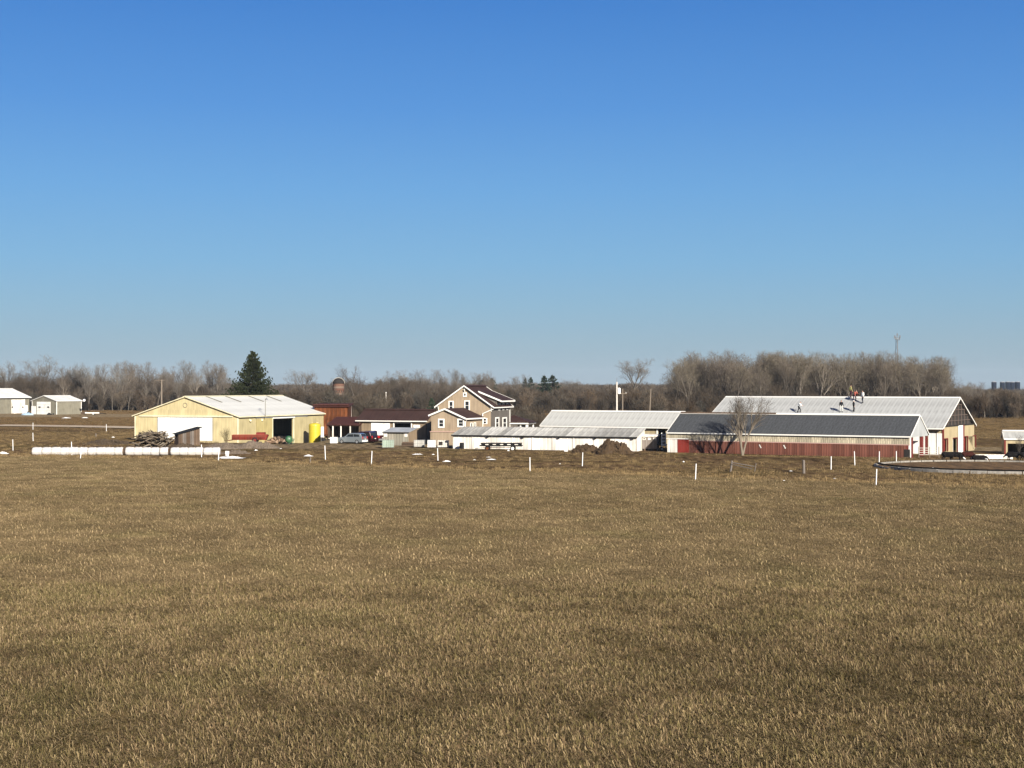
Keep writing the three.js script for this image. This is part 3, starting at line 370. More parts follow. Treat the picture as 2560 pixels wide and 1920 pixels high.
{ // small grey green shed with sloping roof
  const d = 214.5, t = thing('feed_shed', 'small grey-green boarded shed with pale sloping roof in front of the tan garage', 'shed', [X(1000, d), 0, -d], -16 * rad);
  const hw = 1.98, dep = 3.6, yf = 1.95, yb = 2.45; const board = [[0.36, 0.35, 0.3], [0.31, 0.3, 0.25], [0.41, 0.39, 0.33]].map((c) => M(c, 0.9, streak4)), r = rng(7);
  part('wall', [bx(hw * 2, yf, 0.06, 0, yf / 2, dep / 2 - 0.1), bx(hw * 2, yb - 0.1, 0.06, 0, yb / 2, -dep / 2)], board[0], t);
  for (const s of [-1, 1]) { const g = sheet([[-dep / 2, 0], [dep / 2 - 0.1, 0], [dep / 2 - 0.1, yf], [-dep / 2, yb]], 0.06); g.rotateY(-Math.PI / 2); g.translate(s * hw, 0, 0); part('wall', g, s > 0 ? m.garageTan : board[0], t); }
  for (let i = 0; i < 9; i++) { const p = part('plank', bx(hw * 2 / 9 - 0.015, yf - 0.1, 0.03, 0, yf / 2, 0), board[Math.floor(r() * 3)], t); p.position.set(-hw + (i + 0.5) * hw * 2 / 9, 0, dep / 2 - 0.05); }
  part('roof', bx(hw * 2 + 0.25, 0.07, dep + 0.4, 0.05, (yf + yb) / 2 + 0.06, 0, Math.atan((yb - yf) / dep)), m.greyRoof, t); part('fascia', bx(hw * 2 + 0.25, 0.12, 0.05, 0.05, yf - 0.02, dep / 2 + 0.22), m.dark, t);
  for (const s of [-1, 1]) part('wall_patch', bx(0.5, 0.5, 0.03, s * 1.6, yf - 0.4, dep / 2 - 0.01), m.whiteBoard, t);
}
{ // weathered lean-to hut by the log pile
  const d = 214, t = thing('lean_to_hut', 'weathered plank hut with black slanting roof in front of the yellow barn doors', 'shed', [X(468, d), 0, -d], 33 * rad), r = rng(17);
  const hw = 1.62, hd = 0.85, y0 = 1.72, y1 = 2.55; const top = (x) => y0 + (y1 - y0) * (x + hw) / (2 * hw);
  const fr = sheet([[-hw, 0], [hw, 0], [hw, y1 - 0.05], [-hw, y0 - 0.05]], 0.05); fr.translate(0, 0, hd - 0.03); part('wall', fr, m.brownWood[0], t); const bk = sheet([[-hw, 0], [hw, 0], [hw, y1 - 0.05], [-hw, y0 - 0.05]], 0.05); bk.translate(0, 0, -hd); part('wall', bk, m.brownWood[0], t); part('wall', bx(0.05, y0 - 0.05, hd * 2 - 0.1, -hw, y0 / 2, 0), m.brownWood[0], t); part('wall', bx(0.05, y1 - 0.05, hd * 2 - 0.1, hw - 0.03, y1 / 2, 0), m.oldWood[0], t);
  for (let i = 0; i < 11; i++) { const x = -hw + (i + 0.5) * hw * 2 / 11, h = top(x) - 0.1 - r() * 0.05; const p = part('plank', bx(hw * 2 / 11 - 0.02, h, 0.03), [...m.brownWood, ...m.oldWood][Math.floor(r() * 6)], t); p.position.set(x, h / 2, hd + (r() - 0.5) * 0.01); }
  for (let i = 0; i < 7; i++) { const h = y1 - 0.12 - r() * 0.06; const p = part('plank', bx(0.03, h, hd * 2 / 7 - 0.02), m.oldWood[Math.floor(r() * 3)], t); p.position.set(hw + 0.02 + (r() - 0.5) * 0.01, h / 2, -hd + (i + 0.5) * hd * 2 / 7); }
  part('roof', bx(hw * 2 + 0.7, 0.1, hd * 2 + 0.5, 0, (y0 + y1) / 2 + 0.04, 0, 0, 0, Math.atan((y1 - y0) / (2 * hw))), m.black, t);
}
{ // plywood hut on skids near the middle barn
  const d = 196, t = thing('hut', 'small grey plywood hut with white roof edge and two tiny windows', 'hut', [X(1626, d), 0, -d], -14 * rad), w = 2.1, h = 2.0;
  part('wall', [bx(w, h - 0.35, 1.7, 0, h / 2 + 0.08, 0)], m.oldWood[2], t); part('roof', bx(w + 0.14, 0.26, 1.95, 0, h + 0.06, 0, 0.03), m.whiteBoard, t); for (const s of [-1, 1]) part('skid', bx(0.22, 0.24, 1.9, s * 0.65, 0.13, 0), m.brownWood[0], t);
  for (const x of [-0.72, 0, 0.72]) { const f = new THREE.Group(); f.name = x ? 'window' : 'notice_board'; t.add(f); part('frame', bx(0.42, 0.32, 0.05, x, 1.62, 0.88), m.whiteBoard, f); if (x) part('pane', bx(0.2, 0.16, 0.03, x, 1.62, 0.9), m.glass, f); }
  for (const x of [-0.5, 0.25]) part('wall_seam', bx(0.02, 1.6, 0.015, x, 1.05, 0.858), m.brownWood[0], t);
}
// ---------------------------------------------------------------- yard objects
const post0 = { geo: cyl(0.045, 0.05, 1, 0, 0.5, 0, 8), cap: cyl(0.03, 0.045, 0.03, 0, 1.012, 0, 8) };
const posts = [[32.8, 1099, 1126, 'nearest the torn white plastic at the left edge'], [82.6, 1057, 1074.6, 'standing on the far side of the pale track, left'], [83, 1082, 1103, 'between the pale track and the long white bale row, left'], [180, 1105, 1139, 'behind the middle of the longest white bale row'], [201, 1118, 1147, 'in front of the longest white bale row'], [266, 1061, 1078.7, 'on the pale track just left of the yellow barn'],
  [504, 1111.5, 1143, 'in front of the third white bale row'], [546, 1124, 1153.5, 'by the torn plastic at the end of the bale rows'], [813.7, 1114.6, 1149.4, 'in front of the yellow tank and white tote'], [928.5, 1127.8, 1161.5, 'in front of the red vehicles'], [1095, 1121, 1153, 'in front of the farmhouse wing and white crates'], [1325, 1143.8, 1180, 'in front of the flat wagon'], [1455.7, 1131.6, 1166, 'in front of the dirt pile'],
  [1738.5, 1159.5, 1199.5, 'in the field in front of the red door'], [2077.5, 1141.5, 1174.5, 'before the red boarded wall, leftmost of four in a line'], [2137, 1129, 1164, 'second of four before the right half of the red barn'], [2197.7, 1129, 1160.5, 'third of four before the right half of the red barn'], [2240.8, 1128.4, 1157, 'nearest the open end of the red barn'], [2190, 1173, 1213.7, 'tallest, left of the round concrete kerb tip']];
posts.forEach(([px, y0, y1, where], i) => {
  const [x, , z] = G(px, y1), h = (y1 - y0) / F * -z + 0.05, r = rng(300 + i), t = thing('fence_post', `thin white fence post ${where}`, 'fence post', [x, hillock(x, z) - 0.05, z], 0, 'white posts along the field edge');
  t.rotation.z = (r() - 0.5) * 0.09 + (px === 201 ? -0.1 : 0); const g = part('post', post0.geo, m.plastic, t); g.scale.y = h; const c = part('cap', post0.cap, m.plastic, t); c.position.y = h - 1;
});
[[2009.8, 1150, 1183.5, 0.13, 'thick grey wooden post right of the broken rails'], [1826.6, 1151, 1179, 0.1, 'leaning grey wooden post that holds the broken rails'], [776, 1143, 1157, 0.06, 'short brown stake below the white plastic scrap'], [240, 1083, 1092, 0.09, 'short pale stub post left of the yellow barn']].forEach(([px, y0, y1, rr, label]) => {
  const [x, , z] = G(px, y1), h = (y1 - y0) / F * -z, t = thing('wooden_post', label, 'post', [x, hillock(x, z) - 0.05, z]); part('post', [cyl(rr, rr * 1.15, h, 0, h / 2, 0, 7), cyl(rr * 0.6, rr, 0.05, 0, h + 0.02, 0, 7)], m.oldWood[2], t); t.rotation.z = px === 1826.6 ? -0.12 : 0.02;
});
{ const [x, , z] = G(1827, 1179), t = thing('broken_rails', 'two fallen grey fence rails hanging from the leaning wooden post', 'fence rails', [x, 0, z]); part('rail', rod([0, 0.95, 0.06], [2.3, 0.55, 0.4], 0.05), m.oldWood[0], t); part('rail', rod([0.05, 0.75, 0.12], [2.1, 0.3, 0.6], 0.05), m.oldWood[1], t); part('stake', rod([2.35, 0, 0.4], [2.5, 0.9, 0.4], 0.05), m.oldWood[0], t); }
// wrapped bales in three rows
{
  const bale = (() => { const p = [[0, -0.57], [0.4, -0.56], [0.5, -0.5], [0.545, -0.36], [0.53, -0.15], [0.55, 0.05], [0.54, 0.3], [0.5, 0.5], [0.4, 0.56], [0, 0.57]].map(([a, b]) => new THREE.Vector2(a, b)); const g = new THREE.LatheGeometry(p, 22); g.rotateZ(Math.PI / 2); const q = g.attributes.position; for (let i = 0; i < q.count; i++) { const n = 1 + 0.07 * perlin.noise(q.getX(i) * 4, q.getY(i) * 5, q.getZ(i) * 5) + 0.03 * perlin.noise(q.getX(i) * 11, q.getY(i) * 9, q.getZ(i) * 9); q.setXYZ(i, q.getX(i), Math.max(-0.5, q.getY(i) * n), q.getZ(i) * n); } g.computeVertexNormals(); return g; })();
  const film = [0.84, 0.8].map((v) => M([v, v, v * 0.99], 0.3, rep(streak, 2.5)));
  [[85, 310, 'longest row of white wrapped round bales, leftmost'], [315, 422, 'short middle row of white wrapped round bales'], [427, 552, 'row of white wrapped bales ending in torn plastic']].forEach(([p0, p1, label], k) => {
    const d = 181.5, x0 = X(p0, d), x1 = X(p1, d), n = Math.round((x1 - x0) / 1.14), w = (x1 - x0) / n, r = rng(40 + k), t = thing('bale_row', label, 'bale row', [(x0 + x1) / 2, hillock((x0 + x1) / 2, -d), -d], 0, 'rows of wrapped bales');
    for (let i = 0; i < n; i++) { const b = part('wrapped_bale', bale, film[0], t); b.position.set(-(x1 - x0) / 2 + (i + 0.5) * w, 0.5 + (r() - 0.5) * 0.03, (r() - 0.5) * 0.07); b.position.x += (r() - 0.5) * 0.2; b.scale.set(w / 1.14 * (1.0 + 0.14 * r()), 1 + (r() - 0.5) * 0.06, 1 + (r() - 0.5) * 0.05); b.rotation.set(r() < 0.5 ? 0 : 0.0, (r() - 0.5) * 0.05, (r() - 0.5) * 0.03); }
    if (k < 2) { const s = part('silage_end', cyl(0.45, 0.45, 0.25, (x1 - x0) / 2 + 0.04, 0.5, 0, 16, 0, Math.PI / 2), m.brownWood[0], t); }
  });
}
// crumpled sheets: small rumpled patches of film on the ground
function rumple(seed, w, d, h) { const n = 12, g = new THREE.PlaneGeometry(w, d, n, n); g.rotateX(-Math.PI / 2); const p = g.attributes.position, r = rng(seed); for (let i = 0; i < p.count; i++) { const u = p.getX(i) / w * 2, v = p.getZ(i) / d * 2, e = Math.max(0, 1 - Math.hypot(u, v) ** 2); const k = 1 + 0.35 * perlin.noise(u * 2 + seed, v * 2, 3); p.setXYZ(i, p.getX(i) * k, h * (e * (0.5 + 0.8 * Math.abs(perlin.noise(u * 3 + seed, v * 3, 1))) - 0.06), p.getZ(i) * k); } g.computeVertexNormals(); return boxUV(g); }
const film2 = M([0.8, 0.79, 0.76], 0.45, null, { side: THREE.DoubleSide });
[[8, 1136, 26, 0.55, 'torn white plastic lying at the left edge of the field'], [575, 1147, 66, 0.5, 'crumpled white plastic sheet at the end of the bale rows'], [771, 1142, 22, 0.35, 'white plastic scrap lying below the yellow tank'], [640, 1128, 8, 0.3, 'round white scrap on the dirt below the red implement'], [1044, 1138, 26, 0.25, 'flat white scrap on the bare dirt left of the centre post'], [1083, 1138.5, 7, 0.2, 'tiny white scrap just left of the post before the farmhouse wing'], [1117, 1156, 20, 0.3, 'white plastic scrap right of the post before the farmhouse wing'],
  [1186, 1152, 9, 0.15, 'small pale scrap in the middle of the dirt strip'], [1222, 1145, 13, 0.12, 'pale narrow scrap behind a wider one in the dirt strip'], [1228, 1151, 24, 0.2, 'wide white scrap in the dirt strip below the flat wagon'], [1271, 1129, 6, 0.3, 'white lump below the right wheel of the flat wagon'], [1415, 1130, 10, 0.4, 'white lump at the left foot of the dirt pile'], [1400, 1162, 4, 0.15, 'tiny white scrap in front of the white shed right of a post'], [1709, 1157, 5, 0.25, 'pale lump in the grass below the white barn panel'], [1977, 1180, 9, 0.1, 'flat pale scrap by the thick wooden post'], [2087, 1199, 8, 0.12, 'pale scrap in the grass left of the tallest post'], [166, 1046, 22, 0.5, 'white plastic patch in front of the taupe garage wall'], [212, 1045.5, 16, 0.5, 'white plastic patch beyond the corner of the taupe garage'], [2330, 1172, 14, 0.1, 'small white scrap on the dirt inside the round kerb'], [702, 1123.5, 6, 0.12, 'small pale scrap left below the yellow tank'], [283, 1095, 8, 0.3, 'white scrap in the grass left of the yellow barn corner'], [1960, 1204, 5, 0.08, 'faint pale scrap in the field far right']].forEach(([px, py, w, h, label], i) => { const d = DG(py), W = w / F * d; tag(part('plastic_scrap', rumple(70 + i, W, W * 0.7, h * 0.6), film2, scene), label, 'plastic scrap', 'white plastic scraps').position.set(X(px, d), 0.1, -d); });
{ const d = 179, t = tag(part('plastic_flap', (() => { const g = rumple(99, 0.45, 0.75, 0.15); g.rotateX(1.2); return g; })(), film2, scene), 'white plastic flap standing up beside the crumpled sheet', 'plastic scrap'); t.position.set(X(568, d), 0.3, -d); }
// heaps
function mound(seed, rx, rz, h, rough, detail = 2.8) {
  const nr = 40, na = 90, pos = [], idx = [], uv = []; for (let j = 0; j <= nr; j++) for (let i = 0; i < na; i++) { const a = i / na * 2 * Math.PI, q = j / nr * (1 + 0.18 * perlin.noise(Math.cos(a) * 1.7 + seed, Math.sin(a) * 1.7, 2)), x = Math.cos(a) * q * rx, z = Math.sin(a) * q * rz; const e = Math.max(0, 1 - (j / nr) ** 2) ** 0.8; const y = h * e * (0.72 + 0.65 * perlin.noise(x / rx * 1.6 + seed, z / rz * 1.2, 5)) + rough * (fbm(x * detail + seed, z * detail, 2, 4)) * Math.min(1, e * 3) - (j === nr ? 0.15 : 0); pos.push(x, Math.max(y, -0.1), z); uv.push(x, z); if (j < nr) { const k = j * na, i2 = (i + 1) % na; idx.push(k + i, k + na + i2, k + na + i, k + i, k + i2, k + na + i2); } }
  const g = new THREE.BufferGeometry(); g.setAttribute('position', new THREE.Float32BufferAttribute(pos, 3)); g.setAttribute('uv', new THREE.Float32BufferAttribute(uv, 2)); g.setIndex(idx); g.computeVertexNormals(); return g;
}
const soilMat = M([0.1, 0.066, 0.038], 1, rep(speck, 1.3)), greyDirt = M([0.21, 0.165, 0.125], 1, rep(speck, 1.3)), darkDirt = M([0.11, 0.08, 0.052], 1, rep(speck, 1.3));
const clodGeo = (() => { const g = new THREE.IcosahedronGeometry(1, 1), p = g.attributes.position; for (let i = 0; i < p.count; i++) { const n = 0.8 + 0.5 * perlin.noise(p.getX(i) * 2, p.getY(i) * 2, p.getZ(i) * 2); p.setXYZ(i, p.getX(i) * n, p.getY(i) * n * 0.8, p.getZ(i) * n); } g.computeVertexNormals(); return g; })();
function heap(name, label, cat, px, py, rx, rz, h, rough, mat, seed, clods = 60, clodMat = mat) {
  const d = DG(py) + rz * 0.7, t = thing(name, label, cat, [X(px, d), 0, -d]); part('mass', mound(seed, rx, rz, h, rough), mat, t);
  const r = rng(seed), im = new THREE.InstancedMesh(clodGeo, clodMat, clods), M4 = new THREE.Matrix4(); for (let i = 0; i < clods; i++) { const a = r() * 6.28, q = Math.sqrt(r()), s = 0.06 + 0.24 * r() * r(); M4.compose(V(Math.cos(a) * q * rx, h * Math.max(0, 1 - q * q) * 0.75 + 0.02, Math.sin(a) * q * rz), new THREE.Quaternion().setFromEuler(new THREE.Euler(r() * 6, r() * 6, 0)), V(s, s, s)); im.setMatrixAt(i, M4); } im.name = 'clods'; im.userData.kind = 'stuff'; t.add(im); return t;
}
heap('dirt_pile', 'dark brown dirt pile before the right end of the white shed, taller heap', 'dirt pile', 1533, 1136, 2.7, 1.7, 1.75, 1.0, soilMat, 3, 420);
heap('dirt_pile', 'dark brown dirt pile, lower left heap before the long white shed', 'dirt pile', 1465, 1131, 2.0, 1.4, 1.15, 0.85, soilMat, 8, 300);
heap('dirt_pile', 'grey-brown dirt heap below the red implement', 'dirt pile', 560, 1123, 2.6, 1.6, 0.95, 0.4, greyDirt, 12, 160);
heap('dirt_pile', 'grey-brown rubble heap left of the barn doorway', 'dirt pile', 640, 1121, 3.4, 1.6, 1.0, 0.4, greyDirt, 15, 200);
heap('dirt_pile', 'pale dirt heap behind the torn plastic', 'dirt pile', 588, 1137, 2.2, 1.2, 0.6, 0.3, greyDirt, 19, 90);
heap('dirt_pile', 'dark low heap behind the longest bale row', 'dirt pile', 275, 1112, 4.2, 2.4, 0.75, 0.45, darkDirt, 23, 220);
heap('dirt_pile', 'dark low heap before the weathered hut', 'dirt pile', 455, 1122, 2.6, 1.3, 0.7, 0.45, darkDirt, 27, 140);
{ // logs
  const d = 208, t = thing('log_pile', 'tangled pile of grey cut branches and logs left of the weathered hut', 'log pile', [X(381, d), 0, -d]), r = rng(55), lg = [0.07, 0.1, 0.13].map((q, k) => { const g = new THREE.CylinderGeometry(q * 0.75, q, 1, 8, 4); const p = g.attributes.position; for (let i = 0; i < p.count; i++) { const y = p.getY(i); p.setX(i, p.getX(i) + 0.05 * Math.sin(y * 3 + k)); } g.computeVertexNormals(); return g; });
  const lm = [[0.25, 0.21, 0.16], [0.17, 0.135, 0.1], [0.32, 0.28, 0.22], [0.09, 0.07, 0.05]].map((c) => M(c, 0.95, streak4));
  for (let i = 0; i < 150; i++) { const o = part('log', lg[i % 3], lm[Math.floor(r() * 4)], t), q = (r() + r() + r()) / 1.5 - 1, y = (1 - Math.abs(q) ** 1.6) * 1.95 * Math.sqrt(r()), L = 1 + 2.1 * r(); o.position.set(q * 3.1, 0.1 + y, (r() - 0.5) * 2); o.scale.set(1, L, 1); o.rotation.set((r() - 0.5) * 0.9, (r() - 0.5) * 1.6, Math.PI / 2 + (r() - 0.5) * 1.0 + q * 0.35); o.rotation.order = 'YXZ'; }
}
{ // split firewood by the door
  const d = 220, t = thing('firewood_pile', 'jumbled heap of split firewood chunks by the dark barn doorway', 'wood pile', [X(692, d), 0, -d]), r = rng(66), g0 = bx(0.34, 0.5, 0.3), g1 = cyl(0.2, 0.24, 0.5, 0, 0, 0, 7), lm = [[0.36, 0.25, 0.17], [0.22, 0.15, 0.1], [0.5, 0.38, 0.28], [0.16, 0.11, 0.08]].map((c) => M(c, 0.95, streak4));
  for (let i = 0; i < 60; i++) { const o = part('firewood_chunk', i % 2 ? g0 : g1, lm[Math.floor(r() * 4)], t), q = (r() + r()) - 1; o.position.set(q * 1.7, 0.15 + (1 - Math.abs(q)) * 0.85 * r(), (r() - 0.5) * 1.5); o.rotation.set(r() * 6, r() * 6, r() * 6); const s = 0.6 + r() * 0.6; o.scale.setScalar(s); }
}
{ // yellow tank
  const td = 246, x = X(787, td), z = -td, t = thing('storage_tank', 'tall bright yellow plastic tank standing before the yellow barn wall', 'tank', [x, Y(1113, td), z]), p = [[0, 0], [0.84, 0], [0.9, 0.06], [0.9, 0.55], [0.915, 0.6], [0.9, 0.65], [0.9, 1.25], [0.915, 1.3], [0.9, 1.35], [0.9, 1.95], [0.915, 2.0], [0.9, 2.05], [0.9, 2.95], [0.88, 3.1], [0.8, 3.22], [0.5, 3.33], [0.24, 3.38], [0, 3.38]].map(([a, b]) => new THREE.Vector2(a, b));
  t.scale.setScalar(1.13); part('shell', new THREE.LatheGeometry(p, 40), m.tank, t); part('lid', [cyl(0.25, 0.25, 0.1, 0.35, 3.4, 0.1, 16), cyl(0.1, 0.1, 0.12, -0.4, 3.36, 0.2, 10)], m.yellow, t); part('valve', [cyl(0.08, 0.08, 0.3, 0.3, 0.2, 0.95, 10, Math.PI / 2)], m.black, t);
  const s = thing('loose_board', 'narrow white board leaning on the barn wall behind the yellow tank', 'board', [X(806, 251), -1.0, -251]); part('board', bx(0.5, 2.5, 0.06, 0, 1.5, 0, -0.06), m.white, s);
}
const wheelGeo = (R, w) => ({ tyre: (() => { const g = new THREE.TorusGeometry(R - w * 0.35, w * 0.42, 10, 22); g.scale(1, 1, 1.25); return g; })(), rim: cyl(R * 0.62, R * 0.62, w * 0.8, 0, 0, 0, 16, Math.PI / 2) });
function wheel(parent, x, y, z, R = 0.32, w = 0.2, rimMat = m.steel) { const q = new THREE.Group(); q.name = 'wheel'; q.position.set(x, y, z); parent.add(q); const g = wheelGeo(R, w); part('tyre', g.tyre, m.rubber, q); part('rim', g.rim, rimMat, q); return q; }
{ // machine behind the tank
  const [x, , z] = [X(818, 239), 0, -239], t = thing('yard_cart', 'small black two-wheeled cart between the yellow tank and the white tote', 'cart', [x, Y(1110, 239), z], 0.3); t.scale.setScalar(1.1); part('bed', bx(1.5, 0.25, 0.8, 0, 0.6, 0), m.black, t); part('frame', [rod([-0.7, 0.5, 0.2], [0.9, 0.25, 0.2], 0.05), rod([-0.8, 1.15, 0], [-0.6, 0.5, 0], 0.05), bx(0.5, 0.3, 0.5, -0.5, 0.85, 0)], m.dark, t); part('seat', bx(0.5, 0.12, 0.5, 0.3, 0.85, 0), m.whiteBoard, t); wheel(t, 0.35, 0.3, 0.5, 0.3, 0.16, m.trim); wheel(t, -0.5, 0.3, 0.5, 0.3, 0.16);
}
function tote(px, py, wpx, hpx, label, bottle, cage, turn = 0) {
  const d = DG(py), w = wpx / F * d, h = hpx / F * d, [x, , z] = G(px, py), t = thing('bulk_tote', label, 'crate', [x, 0, z - w * 0.4], turn), b = new THREE.BoxGeometry(w * 0.93, h * 0.84, w * 0.85, 1, 1, 1); b.translate(0, h * 0.56, 0); part('bottle', boxUV(b), bottle, t);
  const gs = [], nb = 5; for (let i = 0; i <= nb; i++) { const q = -w / 2 + i * w / nb; gs.push(bx(0.035, h * 0.86, 0.035, q, h * 0.57, w * 0.45), bx(0.035, h * 0.86, 0.035, q, h * 0.57, -w * 0.45)); } for (let i = 0; i <= 4; i++) { const y = h * (0.15 + 0.21 * i); gs.push(bx(w, 0.035, 0.035, 0, y, w * 0.46), bx(0.035, 0.035, w * 0.9, w / 2, y, 0), bx(0.035, 0.035, w * 0.9, -w / 2, y, 0)); }
  part('cage', gs, cage, t); part('pallet', [bx(w, 0.06, w * 0.95, 0, 0.12, 0), bx(0.12, 0.1, w * 0.9, -w * 0.4, 0.05, 0), bx(0.12, 0.1, w * 0.9, w * 0.4, 0.05, 0)], m.brownWood[1], t); part('cap', cyl(0.12, 0.12, 0.06, 0, h * 0.99, 0, 12), m.dark, t); return t;
}
const greenT = M([0.36, 0.46, 0.38], 0.5, streak4), greyT = M([0.62, 0.62, 0.58], 0.6, streak4);
tote(834, 1110, 17, 17, 'white plastic tote right of the yellow tank, beside the silver car', m.plastic, m.trim);
tote(969, 1121, 29, 21, 'pale green caged tote before the small grey-green shed', greenT, M([0.3, 0.38, 0.33], 0.5), 0.1);
tote(1048, 1119, 26, 19, 'grey-white slatted crate at the right corner of the grey-green shed', greyT, m.steel);
tote(1079, 1121, 21, 21, 'white crate left of a dark-windowed one, before the house wing', m.white, m.steel);
{ const tt = tote(1108, 1120, 27, 19, 'pale grey crate with dark window at the left end of the white shed', greyT, m.trim); part('opening', bx(0.55, 0.5, 0.03, -0.35, 0.65, 0.72), m.dark, tt); }
{ const [x, , z] = G(1019, 1116), t = thing('log_stack', 'low stack of dark rotting logs before the grey-green shed', 'log stack', [x, 0, z]), r = rng(9); for (let i = 0; i < 9; i++) part('log', rod([-0.9 + r() * 0.15, 0.13 + Math.floor(i / 4) * 0.21, -0.4 + (i % 4) * 0.22], [0.75 + r() * 0.2, 0.13 + Math.floor(i / 4) * 0.21, -0.4 + (i % 4) * 0.22], 0.11, 0.1, 8), m.brownWood[i % 3], t); }
{ const [x, , z] = G(1154.5, 1123), t = thing('barrel', 'black upright barrel standing before the long white shed', 'barrel', [x, 0, z - 0.3]); part('drum', new THREE.LatheGeometry([[0, 0], [0.29, 0], [0.3, 0.04], [0.3, 0.28], [0.315, 0.3], [0.3, 0.32], [0.3, 0.58], [0.315, 0.6], [0.3, 0.62], [0.3, 0.86], [0.28, 0.88], [0, 0.86]].map(([a, b]) => new THREE.Vector2(a, b)), 20), m.black, t); part('lid', cyl(0.26, 0.26, 0.02, 0, 0.885, 0, 16), m.dark, t); }
{ // flat wagon
  const [x, , z] = [X(1254, 195.6), 0, -195.1], t = thing('flat_wagon', 'black flat-bed hay wagon with pale wheel hubs before the long white shed', 'wagon', [x, 0, z - 0.5], -0.06), L = 5.6;
  const n = 20; for (let i = 0; i < n; i++) part('bed_plank', bx(L / n - 0.012, 0.05, 2.1, -L / 2 + (i + 0.5) * L / n, 1.02, 0), [m.dark, m.brownWood[0], m.black][i % 3], t);
  part('side_rail', [bx(L, 0.1, 0.06, 0, 0.98, 1.07), bx(L + 0.3, 0.12, 0.08, -0.1, 0.66, 1.0), bx(L + 0.3, 0.12, 0.08, -0.1, 0.66, -1.0)], m.black, t);
  for (let i = 0; i < 6; i++) part('cross_block', bx(0.42, 0.3, 2, -2.5 + i * 1.0, 0.83, 0), m.black, t);
  part('beam', [bx(3.6, 0.08, 0.12, 0.1, 0.42, 0.2), bx(0.1, 0.3, 1.7, -1.9, 0.48, 0), bx(0.1, 0.3, 1.7, 1.55, 0.48, 0)], m.rust[0], t); part('tongue', rod([-2.1, 0.4, 0], [-3.6, 0.3, 0.2], 0.05), m.rust[0], t);
  for (const q of [-1.9, 1.55]) for (const s of [-1, 1]) wheel(t, q, 0.33, s * 0.85, 0.33, 0.2, q > 0 ? m.trim : m.rust[0]);
}
{ // red spreader
  const [x, , z] = G(624, 1107), t = thing('manure_spreader', 'long low faded red farm spreader before the yellow barn side', 'farm machine', [x, 0, z], 0.05), L = 5.2; const rm = M([0.17, 0.03, 0.018], 0.7, streak4);
  const side = (s) => { const g = bx(L, 0.75, 0.06, 0, 0.85, s * 0.75, s * 0.18); return g; }; part('side_board', side(1), rm, t); part('side_board', side(-1), rm, t); part('floor', bx(L, 0.08, 1.3, 0, 0.5, 0), rm, t); part('end_board', [bx(0.08, 0.7, 1.4, -L / 2, 0.85, 0)], m.redDoor, t); part('top_rail', [bx(L + 0.1, 0.09, 0.1, 0, 1.23, 0.83), bx(L + 0.1, 0.09, 0.1, 0, 1.23, -0.83), bx(L, 0.06, 0.05, 0, 0.95, 0.83)], M([0.3, 0.08, 0.04], 0.6), t);
  part('beater_housing', [bx(1.3, 0.35, 1.6, 1.75, 1.45, 0), bx(0.3, 0.9, 1.6, L / 2, 0.85, 0, 0, 0, -0.4)], m.redDoor, t); for (let i = 0; i < 6; i++) part('stake', bx(0.08, 0.8, 0.06, -2.3 + i * 0.9, 0.85, 0.84, 0.18), m.redDoor, t); wheel(t, 0.9, 0.42, 0.9, 0.42, 0.24, m.redPost); wheel(t, 0.9, 0.42, -0.9, 0.42, 0.24, m.redPost); part('hitch', rod([-2.6, 0.45, 0], [-3.9, 0.3, 0], 0.07), rm, t);
}
{ const [x, , z] = G(722, 1111), t = thing('drum_roller', 'dark green rounded drum with painted pale highlight in the barn doorway', 'drum', [x, 0, z], 0.4), p = [[0, -0.5], [0.3, -0.48], [0.5, -0.36], [0.56, -0.15], [0.56, 0.15], [0.5, 0.36], [0.3, 0.48], [0, 0.5]].map(([a, b]) => new THREE.Vector2(a, b)); const g = new THREE.LatheGeometry(p, 24); g.rotateX(Math.PI / 2); g.translate(0, 0.75, 0); part('drum', g, m.green, t); part('label', cyl(0.17, 0.17, 0.02, 0.0, 1.0, 0.43, 14, Math.PI / 2 - 0.4), m.white, t); part('frame', [rod([0.55, 0.05, 0.3], [0.75, 0.9, 0.1], 0.05), rod([-0.2, 0.05, 0.6], [0.7, 0.75, 0.6], 0.05)], m.green, t); part('stand', [bx(0.9, 0.2, 0.12, 0, 0.12, 0.3), bx(0.9, 0.2, 0.12, 0, 0.12, -0.3)], m.dark, t); }  // white disc is the highlight on the drum, painted as a part
